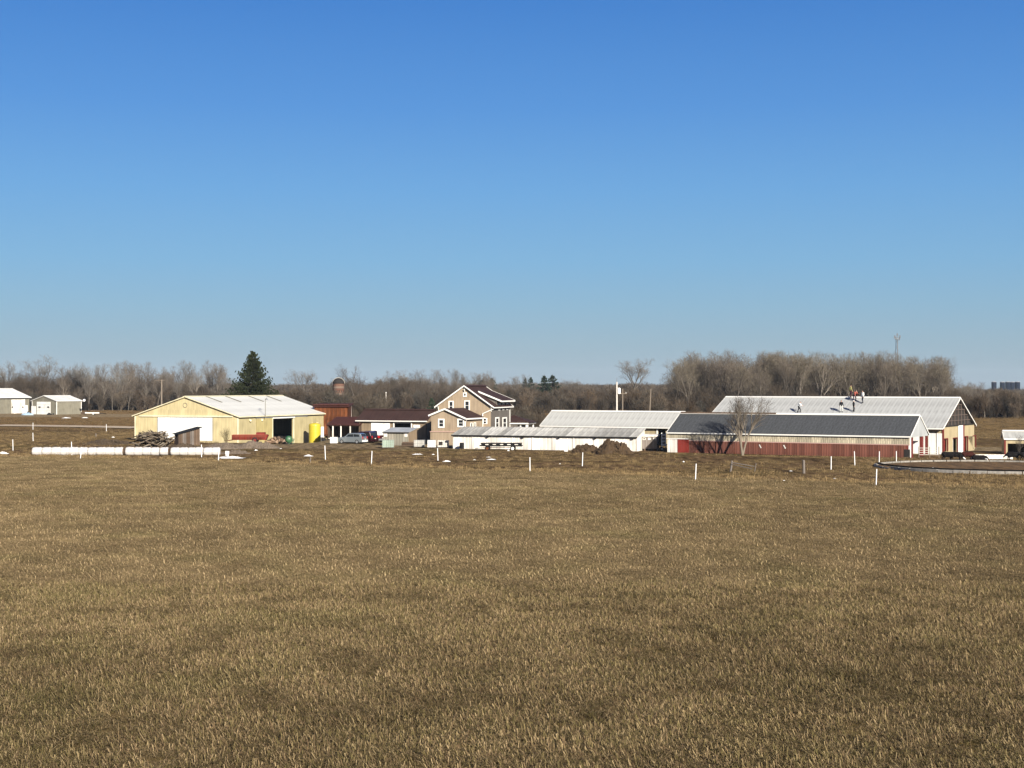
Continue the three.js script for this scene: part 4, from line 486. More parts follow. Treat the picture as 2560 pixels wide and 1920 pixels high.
// ---------------------------------------------------------------- cars
function car(label, p, turn, o) {                            // local x forward
  const t = thing(o.name ?? 'parked_car', label, o.cat ?? 'car', p, turn), W = o.W ?? 1.76, hw = W / 2, sh = new THREE.Shape(o.body.map(([a, b]) => new THREE.Vector2(a, b)));
  const g = new THREE.ExtrudeGeometry(sh, { depth: W - 0.16, bevelEnabled: true, bevelSize: 0.07, bevelThickness: 0.08, bevelSegments: 3 }); g.translate(0, 0, -hw + 0.08); part('body', g, o.paint, t);
  const cab = new THREE.ExtrudeGeometry(new THREE.Shape(o.cabin.map(([a, b]) => new THREE.Vector2(a, b))), { depth: W - 0.36, bevelEnabled: true, bevelSize: 0.04, bevelThickness: 0.1, bevelSegments: 2 }); cab.translate(0, 0, -hw + 0.18); part('cabin', cab, o.paint, t);
  for (const s of [-1, 1]) for (const w of o.windows) { const q = new THREE.ExtrudeGeometry(new THREE.Shape(w.map(([a, b]) => new THREE.Vector2(a, b))), { depth: 0.02, bevelEnabled: false }); q.translate(0, 0, s * (hw - 0.07) - 0.01); part('side_window', q, m.glass, t); }
  for (const [a, b] of o.screens) { const L = Math.hypot(b[0] - a[0], b[1] - a[1]), q = bx(0.03, L * 0.86, W - 0.5); const ang = Math.atan2(b[0] - a[0], b[1] - a[1]); q.rotateZ(-ang); q.translate((a[0] + b[0]) / 2 + Math.cos(ang) * 0.045 * Math.sign((a[0] + b[0])), (a[1] + b[1]) / 2 + 0.02, 0); part('windscreen', q, m.glass, t); }
  for (const x of o.wheels) for (const s of [-1, 1]) wheel(t, x, 0.33, s * (hw - 0.1), 0.33, 0.2);
  const xr = o.rear, xf = o.front; for (const s of [-1, 1]) { part('tail_light', bx(0.08, o.tlH ?? 0.35, 0.22, xr - 0.04, o.tlY ?? 0.95, s * (hw - 0.16)), o.tail ?? M([0.4, 0.02, 0.02], 0.2), t); part('headlight', bx(0.1, 0.16, 0.34, xf, 0.66, s * (hw - 0.3)), m.steel, t); part('wing_mirror', bx(0.12, 0.12, 0.18, o.mirror ?? 0.75, 1.0, s * (hw + 0.06)), o.paint, t); }
  part('bumper', [bx(0.12, 0.26, W - 0.1, xr - 0.02, 0.45, 0)], o.bumper ?? o.paint, t); part('number_plate', bx(0.02, 0.12, 0.32, xr - 0.1, o.plateY ?? 0.72, 0), m.whiteBoard, t); part('sill', bx(2.2, 0.14, W - 0.06, 0, 0.25, 0), m.black, t); return t;
}
const arch = (x, r = 0.38) => [0, 1, 2, 3, 4, 5, 6].map((k) => { const a = Math.PI * (1 - k / 6); return [x - Math.cos(a) * r * -1, 0.3 + Math.sin(a) * r]; });
const suv = { body: [[-2.15, 0.32], [-2.2, 0.9], [-2.12, 1.02], [0.85, 1.0], [1.9, 0.86], [2.12, 0.7], [2.15, 0.32], ...arch(1.35).reverse(), ...arch(-1.3).reverse()], cabin: [[-2.1, 1.0], [-1.85, 1.5], [-1.5, 1.6], [-0.1, 1.6], [0.25, 1.5], [0.95, 1.0]], windows: [[[-1.75, 1.08], [-1.6, 1.42], [-0.75, 1.48], [-0.75, 1.06]], [[-0.65, 1.06], [-0.65, 1.48], [0.15, 1.42], [0.6, 1.06]]], screens: [[[0.95, 1.02], [0.25, 1.52]], [[-2.08, 1.06], [-1.84, 1.52]]], wheels: [1.35, -1.3], rear: -2.22, front: 2.12 };
{
  const paint = (c, r = 0.3) => new THREE.MeshPhysicalMaterial({ color: col(c), roughness: r, metalness: 0.35, clearcoat: 1, clearcoatRoughness: 0.08 });
  car('silver estate car seen from its rear corner beside the white tote', (() => { const [x, , z] = G(880, 1109); return [x, 0, z]; })(), 157 * rad, { ...suv, paint: paint([0.17, 0.19, 0.2]), bumper: m.white });
  car('dark maroon minivan parked behind the silver car', [X(908, 223.5), 0, -223.5], 150 * rad, { ...suv, paint: paint([0.025, 0.005, 0.008]), W: 1.9, cabin: suv.cabin.map(([a, b]) => [a, 1 + (b - 1) * 1.25]), windows: suv.windows.map((w) => w.map(([a, b]) => [a, 1 + (b - 1) * 1.25])), screens: suv.screens.map((w) => w.map(([a, b]) => [a, 1 + (b - 1) * 1.25])) });
  // pickup seen from behind
  const pk = { body: [[-2.6, 0.45], [-2.65, 1.05], [-0.6, 1.08], [0.9, 1.05], [2.3, 0.98], [2.5, 0.75], [2.5, 0.4], ...arch(1.6, 0.42).reverse(), ...arch(-1.55, 0.42).reverse()], cabin: [[-0.75, 1.05], [-0.65, 1.65], [-0.4, 1.75], [0.35, 1.72], [1.05, 1.05]], windows: [[[-0.5, 1.12], [-0.45, 1.6], [0.3, 1.58], [0.7, 1.12]]], screens: [[[1.05, 1.07], [0.35, 1.66]], [[-0.78, 1.08], [-0.66, 1.66]]], wheels: [1.6, -1.55], rear: -2.68, front: 2.48, tlY: 0.85, tlH: 0.3 };
  car('dark red pickup truck parked behind the maroon minivan', [X(926, 227), 0, -227], 140 * rad, { ...pk, name: 'pickup_truck', cat: 'pickup truck', paint: paint([0.04, 0.006, 0.008]), W: 1.85, bumper: m.steel });
}
{ // small trailer and blue tarp at the left garages, cart at the middle barn
  const d = 455, t = thing('utility_trailer', 'small flat white-edged trailer parked right of the taupe garage', 'trailer', [X(232, d), 0, -d], 0.1); part('bed', bx(4.2, 0.2, 1.9, 0, 0.6, 0), m.dark, t); part('side_rail', [bx(4.4, 0.3, 0.1, 0, 0.65, 1), bx(0.1, 0.3, 2, -2.1, 0.75, 0)], m.trim, t); part('tongue', rod([2, 0.5, 0], [4.2, 0.35, 0], 0.1), m.black, t); for (const s of [-1, 1]) wheel(t, 0.3, 0.35, s * 0.95, 0.35, 0.2, m.trim); part('load', [bx(1.6, 0.8, 1.2, -2.9, 0.6, -0.4), bx(2.6, 0.25, 0.5, 0.4, 1.4, -1.4)], m.brownWood[1], t);
  const e = 452, tp = thing('covered_car', 'low pale blue tarp-covered heap between the two left garages', 'tarp', [X(69, e), 0, -e]); part('tarp', mound(71, 1.9, 1.4, 1.15, 0.12), M([0.33, 0.45, 0.55], 0.6), tp); part('weight', [cyl(0.3, 0.3, 0.2, 0.3, 1.05, 0.3, 12)], m.dark, tp);
  const s = thing('garden_rubbish', 'dark low clutter at the overhead door corner of the taupe garage', 'clutter', [X(124, 456), 0, -456]); part('bag', mound(73, 1.0, 0.6, 0.7, 0.15), m.black, s); part('bucket', cyl(0.25, 0.2, 0.5, 1.2, 0.25, 0, 12), m.dark, s);
  const c = 195, cart = thing('feed_cart', 'dark two-wheeled cart between the plywood hut and the red barn', 'cart', [X(1654, c), 0, -c]); part('bed', bx(1.35, 0.28, 0.9, 0, 0.85, 0, 0, 0, -0.05), m.black, cart); part('handle', rod([0.65, 0.85, 0.2], [1.05, 0.6, 0.3], 0.04), m.black, cart); part('leg', rod([0.5, 0, 0.3], [0.5, 0.75, 0.3], 0.04), m.dark, cart); for (const k of [-1, 1]) wheel(cart, 0, 0.26, k * 0.4, 0.26, 0.12, m.whiteBoard);
  const f = 193, tr = thing('trellis_panel', 'white ladder-like panel standing at the left end of the red barn', 'panel', [X(1659, f), 0, -f]); part('frame', [bx(0.12, 1.9, 0.08, -0.25, 1.55, 0), bx(0.1, 1.9, 0.08, 0.3, 1.55, 0)], m.white, tr); for (let i = 0; i < 4; i++) part('slat', bx(0.42, 0.26, 0.05, 0.03, 0.9 + i * 0.44, 0), m.whiteBoard, tr);
  const gq = 197, gt = thing('stock_gates', 'stack of grey metal gates leaning beside the right end of the white shed', 'gates', [X(1594, gq), 0, -gq]); for (let k = 0; k < 3; k++) { const gs = []; for (let i = 0; i < 5; i++) gs.push(bx(0.95, 0.09, 0.05, 0, 0.4 + i * 0.27, 0)); gs.push(bx(0.06, 1.5, 0.06, -0.47, 0.95, 0), bx(0.06, 1.5, 0.06, 0.47, 0.95, 0)); const q = part('gate', gs, k ? m.steel : m.whiteBoard, gt); q.position.set(k * 0.1 - 0.1, 0.1, -k * 0.18); q.rotation.z = (k - 1) * 0.12; }
}
// ---------------------------------------------------------------- poles, mast, silos
function pole(px, yTop, d, r, label, mat, extra) { const h = Y(yTop, d), t = thing('utility_pole', label, 'utility pole', [X(px, d), 0, -d]); part('pole', cyl(r * 0.7, r, h, 0, h / 2, 0, 8), mat, t); extra?.(t, h); return t; }
pole(1542, 955, 300, 0.2, 'white utility pole with transformer drum behind the middle barn', m.whiteBoard, (t, h) => { part('transformer', [cyl(0.34, 0.34, 1.1, 0.45, h - 1.9, 0.1, 12), cyl(0.2, 0.3, 0.15, 0.45, h - 1.28, 0.1, 12)], m.white, t); part('pin', cyl(0.03, 0.03, 1.0, 0, h + 0.4, 0, 5), m.poleWood, t); });
pole(1556.5, 972, 304, 0.16, 'grey wooden pole with short crossarm right of the transformer pole', m.poleWood, (t, h) => { part('crossarm', bx(1.7, 0.14, 0.14, 0, h - 1, 0.15), m.poleWood, t); part('insulator', [cyl(0.06, 0.06, 0.2, -0.7, h - 0.85, 0.15, 6), cyl(0.06, 0.06, 0.2, 0.7, h - 0.85, 0.15, 6)], m.white, t); });
pole(1622, 971, 296, 0.15, 'bare leaning wooden pole behind the middle barn roof', m.poleWood, (t, h) => { t.rotation.z = -0.05; part('pole_cap', cyl(0.08, 0.12, 0.1, 0, h + 0.04, 0, 8), m.dark, t); });
pole(404, 949, 420, 0.28, 'grey utility pole with crossarm behind the yellow barn gable', m.poleWood, (t, h) => { part('crossarm', bx(3.0, 0.2, 0.16, -0.5, h - 0.2, 0), m.bark, t); part('brace', rod([-1, h - 0.3, 0.1], [0, h - 1.2, 0.1], 0.05), m.bark, t); });
pole(965, 981, 420, 0.15, 'thin pale pole behind the long brown garage roof', m.whiteBoard, (t, h) => { part('pole_cap', cyl(0.2, 0.2, 0.2, 0, h, 0, 8), m.trim, t); });
pole(876.5, 1012, 262, 0.22, 'short white weathered post beside the rusty barn corner', m.whiteBoard, (t, h) => { part('pole_cap', cyl(0.1, 0.2, 0.15, 0, h + 0.05, 0, 8), m.trim, t); });
{ // far mast
  const d = 1500, h = Y(842, d), t = thing('cell_tower', 'tall thin lattice mast with antenna panels above the grove', 'tower', [X(2242.6, d), 0, -d]), gs = []; const w = (y) => 2.0 - 1.2 * y / h;
  for (const [sx, sz] of [[-1, -1], [1, -1], [0, 1]]) gs.push(rod([sx * 2.0, 0, sz * 2], [sx * 0.8, h, sz * 0.8], 0.3, 0.26)); for (let i = 0; i < 18; i++) { const y0 = h * i / 18, y1 = h * (i + 1) / 18, a = w(y0), b = w(y1), s = i % 2 ? 1 : -1; gs.push(rod([-s * a, y0, a], [s * b, y1, b], 0.14, 0.14, 4), rod([s * a, y0, -a], [0, y1, b], 0.14, 0.14, 4)); } part('mast', gs, M([0.16, 0.17, 0.18], 0.8), t);
  for (const [x, y] of [[-2.6, h], [0, h + 2], [2.8, h], [-1.4, h - 1.5], [2, h - 2.2]]) part('antenna_panel', bx(1.2, 3.2, 0.6, x, y, 0.9), M([0.13, 0.14, 0.15], 0.8), t); part('platform', bx(5.6, 0.5, 2.4, 0, h - 2, 0), M([0.3, 0.32, 0.33], 0.6), t);
}
{ const d = 1480, blue = M([0.007, 0.011, 0.024], 0.9), shell = (h) => new THREE.LatheGeometry([[2.5, 0], [2.5, h - 0.5], [2.55, h - 0.45], [2.5, h - 0.4]].map(([a, b]) => new THREE.Vector2(a, b)), 20), cap = (h) => new THREE.LatheGeometry([[2.52, h - 0.4], [2.3, h], [1.3, h + 0.3], [0, h + 0.4]].map(([a, b]) => new THREE.Vector2(a, b)), 20);
  [[2485, 'dark blue silo standing apart, left of the row of four'], [2507, 'first dark blue silo of the row of four'], [2519.5, 'second dark blue silo of the row of four'], [2532, 'third dark blue silo of the row of four'], [2544, 'last dark blue silo of the row of four, rightmost']].forEach(([px, label], i) => { const h = Y(954.3 + (i % 2) * 0.4, d), t = thing('silo', label, 'silo', [X(px, d), 0, -d - (i % 2)], 0, 'dark blue silos on the horizon'); part('shell', shell(h), blue, t); part('dome', cap(h), M([0.3, 0.31, 0.32], 0.8), t); const bands = []; for (let k = 1; k < 8; k++) bands.push(cyl(2.53, 2.53, 0.12, 0, h * k / 8, 0, 20)); part('band', bands, M([0.01, 0.016, 0.03], 0.9), t); });
  const e = 412, h = Y(959, e), t = thing('brick_silo', 'old round brick silo with dark domed roof rising behind the rusty barn', 'silo', [X(846.5, e), 0, -e]), R = 1.62, brick = [[0.2, 0.1, 0.07], [0.25, 0.14, 0.1], [0.3, 0.22, 0.17]].map((c) => M(c, 0.95, speck2));
  part('shell', cyl(R, R, h, 0, h / 2, 0, 28), brick[0], t); for (let k = 0; k < 7; k++) part('brick_course', new THREE.CylinderGeometry(R + 0.03, R + 0.03, 0.55, 28, 1, true).translate(0, h - 0.4 - k * 0.66, 0), brick[(k + 1) % 3], t);
  const dm = new THREE.SphereGeometry(R + 0.12, 24, 10, 0, Math.PI * 2, 0, Math.PI / 2); dm.scale(1, 0.92, 1); dm.translate(0, h, 0); part('dome', dm, m.dark, t); const rim = new THREE.TorusGeometry(R + 0.14, 0.1, 6, 24, Math.PI); rim.scale(1, 0.95, 1); rim.translate(0, h, 0.1); part('dome_rib', rim, m.concrete, t); for (let k = 0; k < 6; k++) { const a = 0.5 + k * 0.42; part('window', bx(0.3, 0.4, 0.06, Math.cos(a) * (R + 0.02), h - 2.2, Math.sin(a) * (R + 0.02), 0, Math.PI / 2 - a), m.dark, t); }
}
{ const d = 900, t = thing('distant_house', 'tiny far pale house with grey roof right of the spruce', 'house', [X(704, d), 0, -d]); part('wall', bx(9, 3.4, 5, 1, Y(983, d) - 1.7, 0), m.whiteBoard, t); const g = new THREE.CylinderGeometry(3.4, 3.4, 10, 3); g.rotateZ(Math.PI / 2); g.rotateX(Math.PI / 2); g.scale(1, 0.55, 1); g.translate(1, Y(981.5, d), 0); part('roof', g, m.greyRoof, t); for (const q of [-1.5, 3]) part('window', bx(1.2, 1.2, 0.1, q, Y(985, d), 2.55), m.redPost, t); }
// ---------------------------------------------------------------- round kerb, bunk, gates
{
  const t = thing('round_kerb', 'low round concrete kerb ring enclosing bare brown ground at the right', 'kerb', [PADX, 0, PADZ]), n = 48, r = rng(77), mats = [0.42, 0.37, 0.46].map((v) => M([v, v * 0.93, v * 0.82], 0.95, speck2));
  for (let i = 0; i < n; i++) { const a0 = i / n * 2 * Math.PI + 0.004, a1 = (i + 1) / n * 2 * Math.PI - 0.004 - r() * 0.004, h = (a0 > Math.PI * 1.08 && a0 < Math.PI * 1.92 ? 0.27 : 0.15) + r() * 0.03, s = new THREE.Shape(); s.absarc(0, 0, R1 + 0.12, a0, a1, false); s.absarc(0, 0, R1 - 0.14, a1, a0, true); const g = new THREE.ExtrudeGeometry(s, { depth: h, bevelEnabled: true, bevelSize: 0.015, bevelThickness: 0.015, bevelSegments: 1, curveSegments: 4 }); g.rotateX(-Math.PI / 2); part('kerb_block', boxUV(g), mats[Math.floor(r() * 3)], t); }
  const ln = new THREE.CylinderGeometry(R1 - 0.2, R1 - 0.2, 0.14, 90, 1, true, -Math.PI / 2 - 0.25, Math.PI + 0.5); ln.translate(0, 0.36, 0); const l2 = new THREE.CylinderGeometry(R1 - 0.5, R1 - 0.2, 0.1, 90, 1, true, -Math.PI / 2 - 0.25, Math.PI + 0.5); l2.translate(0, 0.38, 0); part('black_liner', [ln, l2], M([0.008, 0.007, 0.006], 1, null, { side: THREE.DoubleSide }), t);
  const g = new THREE.CircleGeometry(R1 - 0.16, 64); g.rotateX(-Math.PI / 2); g.translate(PADX, 0.012, PADZ); const o = part('pen_ground', boxUV(g), M([0.27, 0.165, 0.075], 1, soil5), scene); o.userData.kind = 'structure';
  const d = 171, bk = thing('feed_bunk', 'long white concrete feed bunk behind the cattle', 'feed bunk', [X(2479, d), 0, -d], 0.03); part('trough', [bx(4.6, 0.42, 0.15, 0, 0.3, 0.4), bx(4.6, 0.5, 0.15, 0, 0.34, -0.4), bx(4.6, 0.12, 0.8, 0, 0.12, 0)], m.whiteBoard, bk); part('end_wall', [bx(0.15, 0.5, 0.9, -2.3, 0.3, 0), bx(0.15, 0.5, 0.9, 2.3, 0.3, 0)], m.whiteBoard, bk);
  const e = 176, gt = thing('pipe_gate', 'light pipe gate between the open end of the red barn and the cattle', 'gate', [X(2322, e), 0, -e], -0.1); for (let i = 0; i < 4; i++) part('rail', rod([-1.2, 0.35 + i * 0.27, 0], [1.2, 0.35 + i * 0.27, 0], 0.035), m.whiteBoard, gt); for (const q of [-1.2, 0.1, 1.2]) part('post', cyl(0.05, 0.05, 1.35, q, 0.67, 0, 6), m.poleWood, gt);
  const wp = thing('white_bucket', 'small white bucket right of the lying black cow', 'bucket', G(2466.5, 1153)); part('bucket', cyl(0.13, 0.1, 0.45, 0, 0.24, 0, 12), m.plastic, wp); part('handle', new THREE.TorusGeometry(0.13, 0.012, 4, 12, Math.PI).translate(0, 0.46, 0), m.steel, wp);
}
// ---------------------------------------------------------------- figures: smooth-joined tapered capsules, meshed by marching cubes
function blob(bones, res = 46, k = 0.035) {
  const lo = V(1e9, 1e9, 1e9), hi = V(-1e9, -1e9, -1e9); for (const [a, b, ra, rb] of bones) for (const [p, r] of [[a, ra], [b, rb ?? ra]]) { lo.min(V(p[0] - r, p[1] - r, p[2] - r)); hi.max(V(p[0] + r, p[1] + r, p[2] + r)); }
  const c = lo.clone().add(hi).multiplyScalar(0.5), half = Math.max(hi.x - lo.x, hi.y - lo.y, hi.z - lo.z) / 2 * 1.16, mc = new MarchingCubes(res, new THREE.MeshBasicMaterial(), false, false, 60000); mc.isolation = 0; const hs = res / 2;
  for (let z = 0; z < res; z++) for (let y = 0; y < res; y++) for (let x = 0; x < res; x++) {
    const px = c.x + (x - hs) / hs * half, py = c.y + (y - hs) / hs * half, pz = c.z + (z - hs) / hs * half; let d = 1e9;
    for (const [a, b, ra, rb] of bones) { const bax = b[0] - a[0], bay = b[1] - a[1], baz = b[2] - a[2], pax = px - a[0], pay = py - a[1], paz = pz - a[2], t = Math.min(1, Math.max(0, (pax * bax + pay * bay + paz * baz) / (bax * bax + bay * bay + baz * baz + 1e-9))); const e = Math.hypot(pax - bax * t, pay - bay * t, paz - baz * t) - (ra + ((rb ?? ra) - ra) * t); const h = Math.max(0, k - Math.abs(d - e)) / k; d = Math.min(d, e) - h * h * k * 0.25; }
    mc.field[x + y * res + z * res * res] = -d;
  }
  mc.update(); const n = mc.count, g = new THREE.BufferGeometry(), p = mc.positionArray.slice(0, n * 3); for (let i = 0; i < n; i++) { p[3 * i] = c.x + p[3 * i] * half; p[3 * i + 1] = c.y + p[3 * i + 1] * half; p[3 * i + 2] = c.z + p[3 * i + 2] * half; }
  g.setAttribute('position', new THREE.BufferAttribute(p, 3)); g.setAttribute('normal', new THREE.BufferAttribute(mc.normalArray.slice(0, n * 3), 3)); return g;
}
const skin = M([0.45, 0.26, 0.18], 0.6), cloth = (c) => M(c, 1);
function person(label, foot, turn, scaleTo, o) {             // joints for a 1.75 m figure that faces +z
  const t = thing('person', label, 'person', foot, turn, 'people on the big barn roof'), L = o.lean ?? 0, pel = [0, 0.95, 0], st = o.stride ?? 0.1, up = (y, z = 0, x = 0) => { const dy = y - 0.95; return [x, 0.95 + dy * Math.cos(L), z + dy * Math.sin(L)]; };
  const chest = up(1.28), neck = up(1.48), head = up(1.63, 0.03), shL = up(1.42, 0, 0.19), shR = up(1.42, 0, -0.19), hipL = [0.1, 0.92, 0], hipR = [-0.1, 0.92, 0], kneeL = [0.13, 0.5, st * 0.7 + 0.05], kneeR = [-0.13, 0.5, -st * 0.3 + 0.04], ankL = [0.14, 0.09, st], ankR = [-0.14, 0.09, -st];
  const arm = (sh, e, h) => [sh, [sh[0] + e[0], sh[1] + e[1], sh[2] + e[2]], [sh[0] + h[0], sh[1] + h[1], sh[2] + h[2]]]; const aL = arm(shL, ...(o.armL ?? [[0.09, -0.27, 0.0], [0.1, -0.5, 0.1]])), aR = arm(shR, ...(o.armR ?? [[-0.09, -0.27, 0.0], [-0.1, -0.5, 0.1]]));
  const hand = (a) => { const d = V(...a[2]).sub(V(...a[1])).normalize(), q = V(...a[2]), s = V(1, 0, 0), w = V().crossVectors(d, s).normalize(); const out = [[a[2], q.clone().addScaledVector(d, 0.08).toArray(), 0.034, 0.036]]; for (let i = 0; i < 4; i++) { const b = q.clone().addScaledVector(d, 0.09).addScaledVector(w, (i - 1.5) * 0.024); out.push([b.toArray(), b.clone().addScaledVector(d, 0.07 + (i === 1 || i === 2 ? 0.015 : 0)).toArray(), 0.011, 0.009]); } const th = q.clone().addScaledVector(w, -0.04).addScaledVector(d, 0.03); out.push([th.toArray(), th.clone().addScaledVector(w, -0.03).addScaledVector(d, 0.05).toArray(), 0.012, 0.01]); return out; };
  const torso = [[pel, chest, 0.135, 0.155], [chest, up(1.4), 0.155, 0.12], [shL, shR, 0.075, 0.075]], legs = [[hipL, kneeL, 0.085, 0.06], [kneeL, ankL, 0.058, 0.042], [hipR, kneeR, 0.085, 0.06], [kneeR, ankR, 0.058, 0.042], [hipL, hipR, 0.11, 0.11]], arms = [[aL[0], aL[1], 0.055, 0.045], [aL[1], aL[2], 0.043, 0.032], [aR[0], aR[1], 0.055, 0.045], [aR[1], aR[2], 0.043, 0.032]];
  const f = (v, dy, dz, x = 0) => [v[0] + x, v[1] + dy, v[2] + dz];
  part('body', blob([...torso.map(([a, b, r, q]) => [a, b, r * 0.9, q * 0.9]), ...legs.map(([a, b, r, q]) => [a, b, r * 0.85, q * 0.85]), ...arms, ...hand(aL), ...hand(aR), [neck, f(head, -0.06, -0.02), 0.055, 0.05], [f(head, -0.03, 0.01), f(head, 0.04, -0.01), 0.078, 0.09], [f(head, -0.1, 0.05), f(head, -0.07, 0.04), 0.045, 0.05], [f(head, -0.02, 0.1), f(head, -0.045, 0.115), 0.012, 0.016], [f(head, -0.02, 0, 0.09), f(head, 0.01, 0, 0.09), 0.014, 0.018], [f(head, -0.02, 0, -0.09), f(head, 0.01, 0, -0.09), 0.014, 0.018]], 64, 0.03), skin, t);
  part('shirt', blob([...torso.map(([a, b, r, q]) => [a, b, r + 0.015, q + 0.015]), [aL[0], aL[1], 0.075, 0.065], [aR[0], aR[1], 0.075, 0.065], ...(o.sleeves === false ? [] : [[aL[1], aL[2], 0.062, 0.048], [aR[1], aR[2], 0.062, 0.048]])], 44), o.shirt, t);
  part('trousers', blob(legs.map(([a, b, r, q]) => [a, b, r + 0.014, q + 0.018]), 44), o.trousers, t); for (const a of [ankL, ankR]) part('shoe', blob([[[a[0], 0.05, a[2] - 0.03], [a[0] * 1.1, 0.04, a[2] + 0.17], 0.05, 0.042], [[a[0], 0.05, a[2]], [a[0], 0.11, a[2]], 0.05, 0.05]], 20), m.black, t);
  part(o.cap ? 'cap' : 'hair', blob([[f(head, 0.04, -0.02), f(head, 0.06, -0.015), 0.095, 0.085], [f(head, -0.02, -0.05), f(head, 0.03, -0.04), 0.07, 0.08], ...(o.cap ? [[f(head, 0.05, 0.06), f(head, 0.045, 0.15), 0.03, 0.02]] : [])], 24), o.cap ?? m.dark, t);
  for (const s of [-1, 1]) { const e = new THREE.SphereGeometry(0.012, 6, 5); e.translate(s * 0.032, head[1], head[2] + 0.083); part('eye', e, m.black, t); }
  t.scale.setScalar(scaleTo / 1.75); return t;
}
const black2 = cloth([0.012, 0.013, 0.016]), jean = cloth([0.025, 0.03, 0.045]), whiteC = cloth([0.75, 0.75, 0.72]), greyC = cloth([0.5, 0.51, 0.48]);
const roofFoot = (px, py) => { const q = gBarn.onRoof(px, py).p; return [q[0], q[1] + 0.03, q[2]]; };
person('person in white shirt and black trousers stooping forward alone on the pale roof', roofFoot(1997, 1032), 1.2, 1.55, { shirt: whiteC, trousers: black2, lean: 0.35, stride: 0.2, cap: cloth([0.2, 0.2, 0.21]), armL: [[0.1, -0.22, 0.12], [0.06, -0.3, 0.34]], armR: [[-0.1, -0.22, 0.12], [-0.06, -0.3, 0.34]] });
person('person in black top and pale trousers standing left of another in black', roofFoot(2103, 1030.5), 0.15, 1.55, { shirt: black2, trousers: greyC });
person('person all in black standing with side turned, below the red shirt', roofFoot(2134, 1029.5), 1.3, 1.5, { shirt: black2, trousers: black2, cap: whiteC, stride: 0.06 });
{ const r1 = gBarn.onRoof(2127, 995.5).p; person('person in dull yellow shirt upright at the roof ridge, highest of all', [r1[0], r1[1] + 0.1, r1[2] - 0.1], 1.9, 1.72, { shirt: cloth([0.32, 0.29, 0.12]), trousers: cloth([0.06, 0.025, 0.035]), lean: -0.05 }); }
person('person in red shirt bending over near the roof ridge', roofFoot(2136, 1003), 0.4, 1.6, { shirt: cloth([0.36, 0.1, 0.075]), trousers: cloth([0.03, 0.015, 0.025]), lean: 0.75, stride: 0.14, armL: [[0.06, -0.2, 0.15], [0.02, -0.42, 0.2]], armR: [[-0.06, -0.2, 0.15], [-0.02, -0.42, 0.2]] });
person('person in white shirt and dark trousers at the ridge, rightmost of the group', roofFoot(2157, 1008), -1.3, 1.68, { shirt: whiteC, trousers: jean, stride: 0.08 });
// cattle
function cow(label, px, py, turn, s, coat, o = {}) {
  const d = DG(py), t = thing('cow', label, 'cow', [X(px, d), 0, -d], turn, 'cattle behind the round kerb'), y = o.lying ? -0.42 : 0, hd = o.head ?? [1.12, 1.0];
  const legs = o.lying ? [[[0.5, 0.32, 0.18], [0.72, 0.1, 0.26], 0.11, 0.06], [[0.72, 0.1, 0.26], [0.4, 0.07, 0.3], 0.06, 0.05], [[-0.6, 0.34, 0.2], [-0.25, 0.12, 0.34], 0.16, 0.07], [[-0.25, 0.12, 0.34], [-0.6, 0.07, 0.38], 0.06, 0.05]] :
    [-1, 1].flatMap((q) => [[[0.52, 0.72, q * 0.17], [0.54 + q * 0.03, 0.4, q * 0.17], 0.11, 0.055], [[0.54 + q * 0.03, 0.4, q * 0.17], [0.53 + q * 0.05, 0.06, q * 0.17], 0.05, 0.05], [[-0.6, 0.85, q * 0.16], [-0.5 + q * 0.04, 0.58, q * 0.19], 0.19, 0.1], [[-0.5 + q * 0.04, 0.58, q * 0.19], [-0.68 + q * 0.04, 0.38, q * 0.19], 0.08, 0.055], [[-0.68 + q * 0.04, 0.38, q * 0.19], [-0.63 + q * 0.04, 0.06, q * 0.19], 0.05, 0.055]]);
  const B = [[[0.5, 0.86 + y, 0], [-0.1, 0.84 + y, 0], 0.31, 0.33], [[-0.1, 0.86 + y, 0], [-0.62, 0.92 + y, 0], 0.33, 0.27], [[0.62, 1.08 + y, 0], [-0.65, 1.1 + y, 0], 0.12, 0.12], [[0.55, 0.68 + y, 0], [0.3, 0.62 + y, 0], 0.16, 0.16], [[0.6, 0.98 + y, 0], [hd[0] - 0.15, hd[1] + 0.1 + y, 0], 0.21, 0.13], [[hd[0] - 0.12, hd[1] + 0.12 + y, 0], [hd[0] + 0.22, hd[1] - 0.16 + y, 0], 0.12, 0.075], [[hd[0] - 0.14, hd[1] + 0.16 + y, 0.1], [hd[0] - 0.2, hd[1] + 0.13 + y, 0.26], 0.04, 0.03], [[hd[0] - 0.14, hd[1] + 0.16 + y, -0.1], [hd[0] - 0.2, hd[1] + 0.13 + y, -0.26], 0.04, 0.03], [[-0.86, 1.1 + y, 0], [-0.92, 0.62 + y, 0], 0.035, 0.025], [[-0.92, 0.62 + y, 0], [-0.91, 0.45 + y, 0], 0.035, 0.045], ...legs];
  part('body', blob(B, 60, 0.06), coat, t); for (const q of [-1, 1]) { const e = new THREE.SphereGeometry(0.02, 6, 5); e.translate(hd[0] + 0.02, hd[1] + 0.1 + y, q * 0.1); part('eye', e, m.black, t); }
  if (!o.lying) for (const [x, q] of [[0.58, 1], [0.48, -1], [-0.59, 1], [-0.67, -1]]) part('hoof', cyl(0.05, 0.062, 0.06, x, 0.03, q * 0.18, 8), m.dark, t);
  if (o.face) part('white_face', blob([[[hd[0] + 0.0, hd[1] + 0.03 + y, 0.02], [hd[0] + 0.22, hd[1] - 0.16 + y, 0.02], 0.105, 0.085]], 20), whiteC, t);
  t.scale.setScalar(s); return t;
}
const coatB = M([0.008, 0.007, 0.007], 1), coatR = M([0.04, 0.011, 0.008], 1);
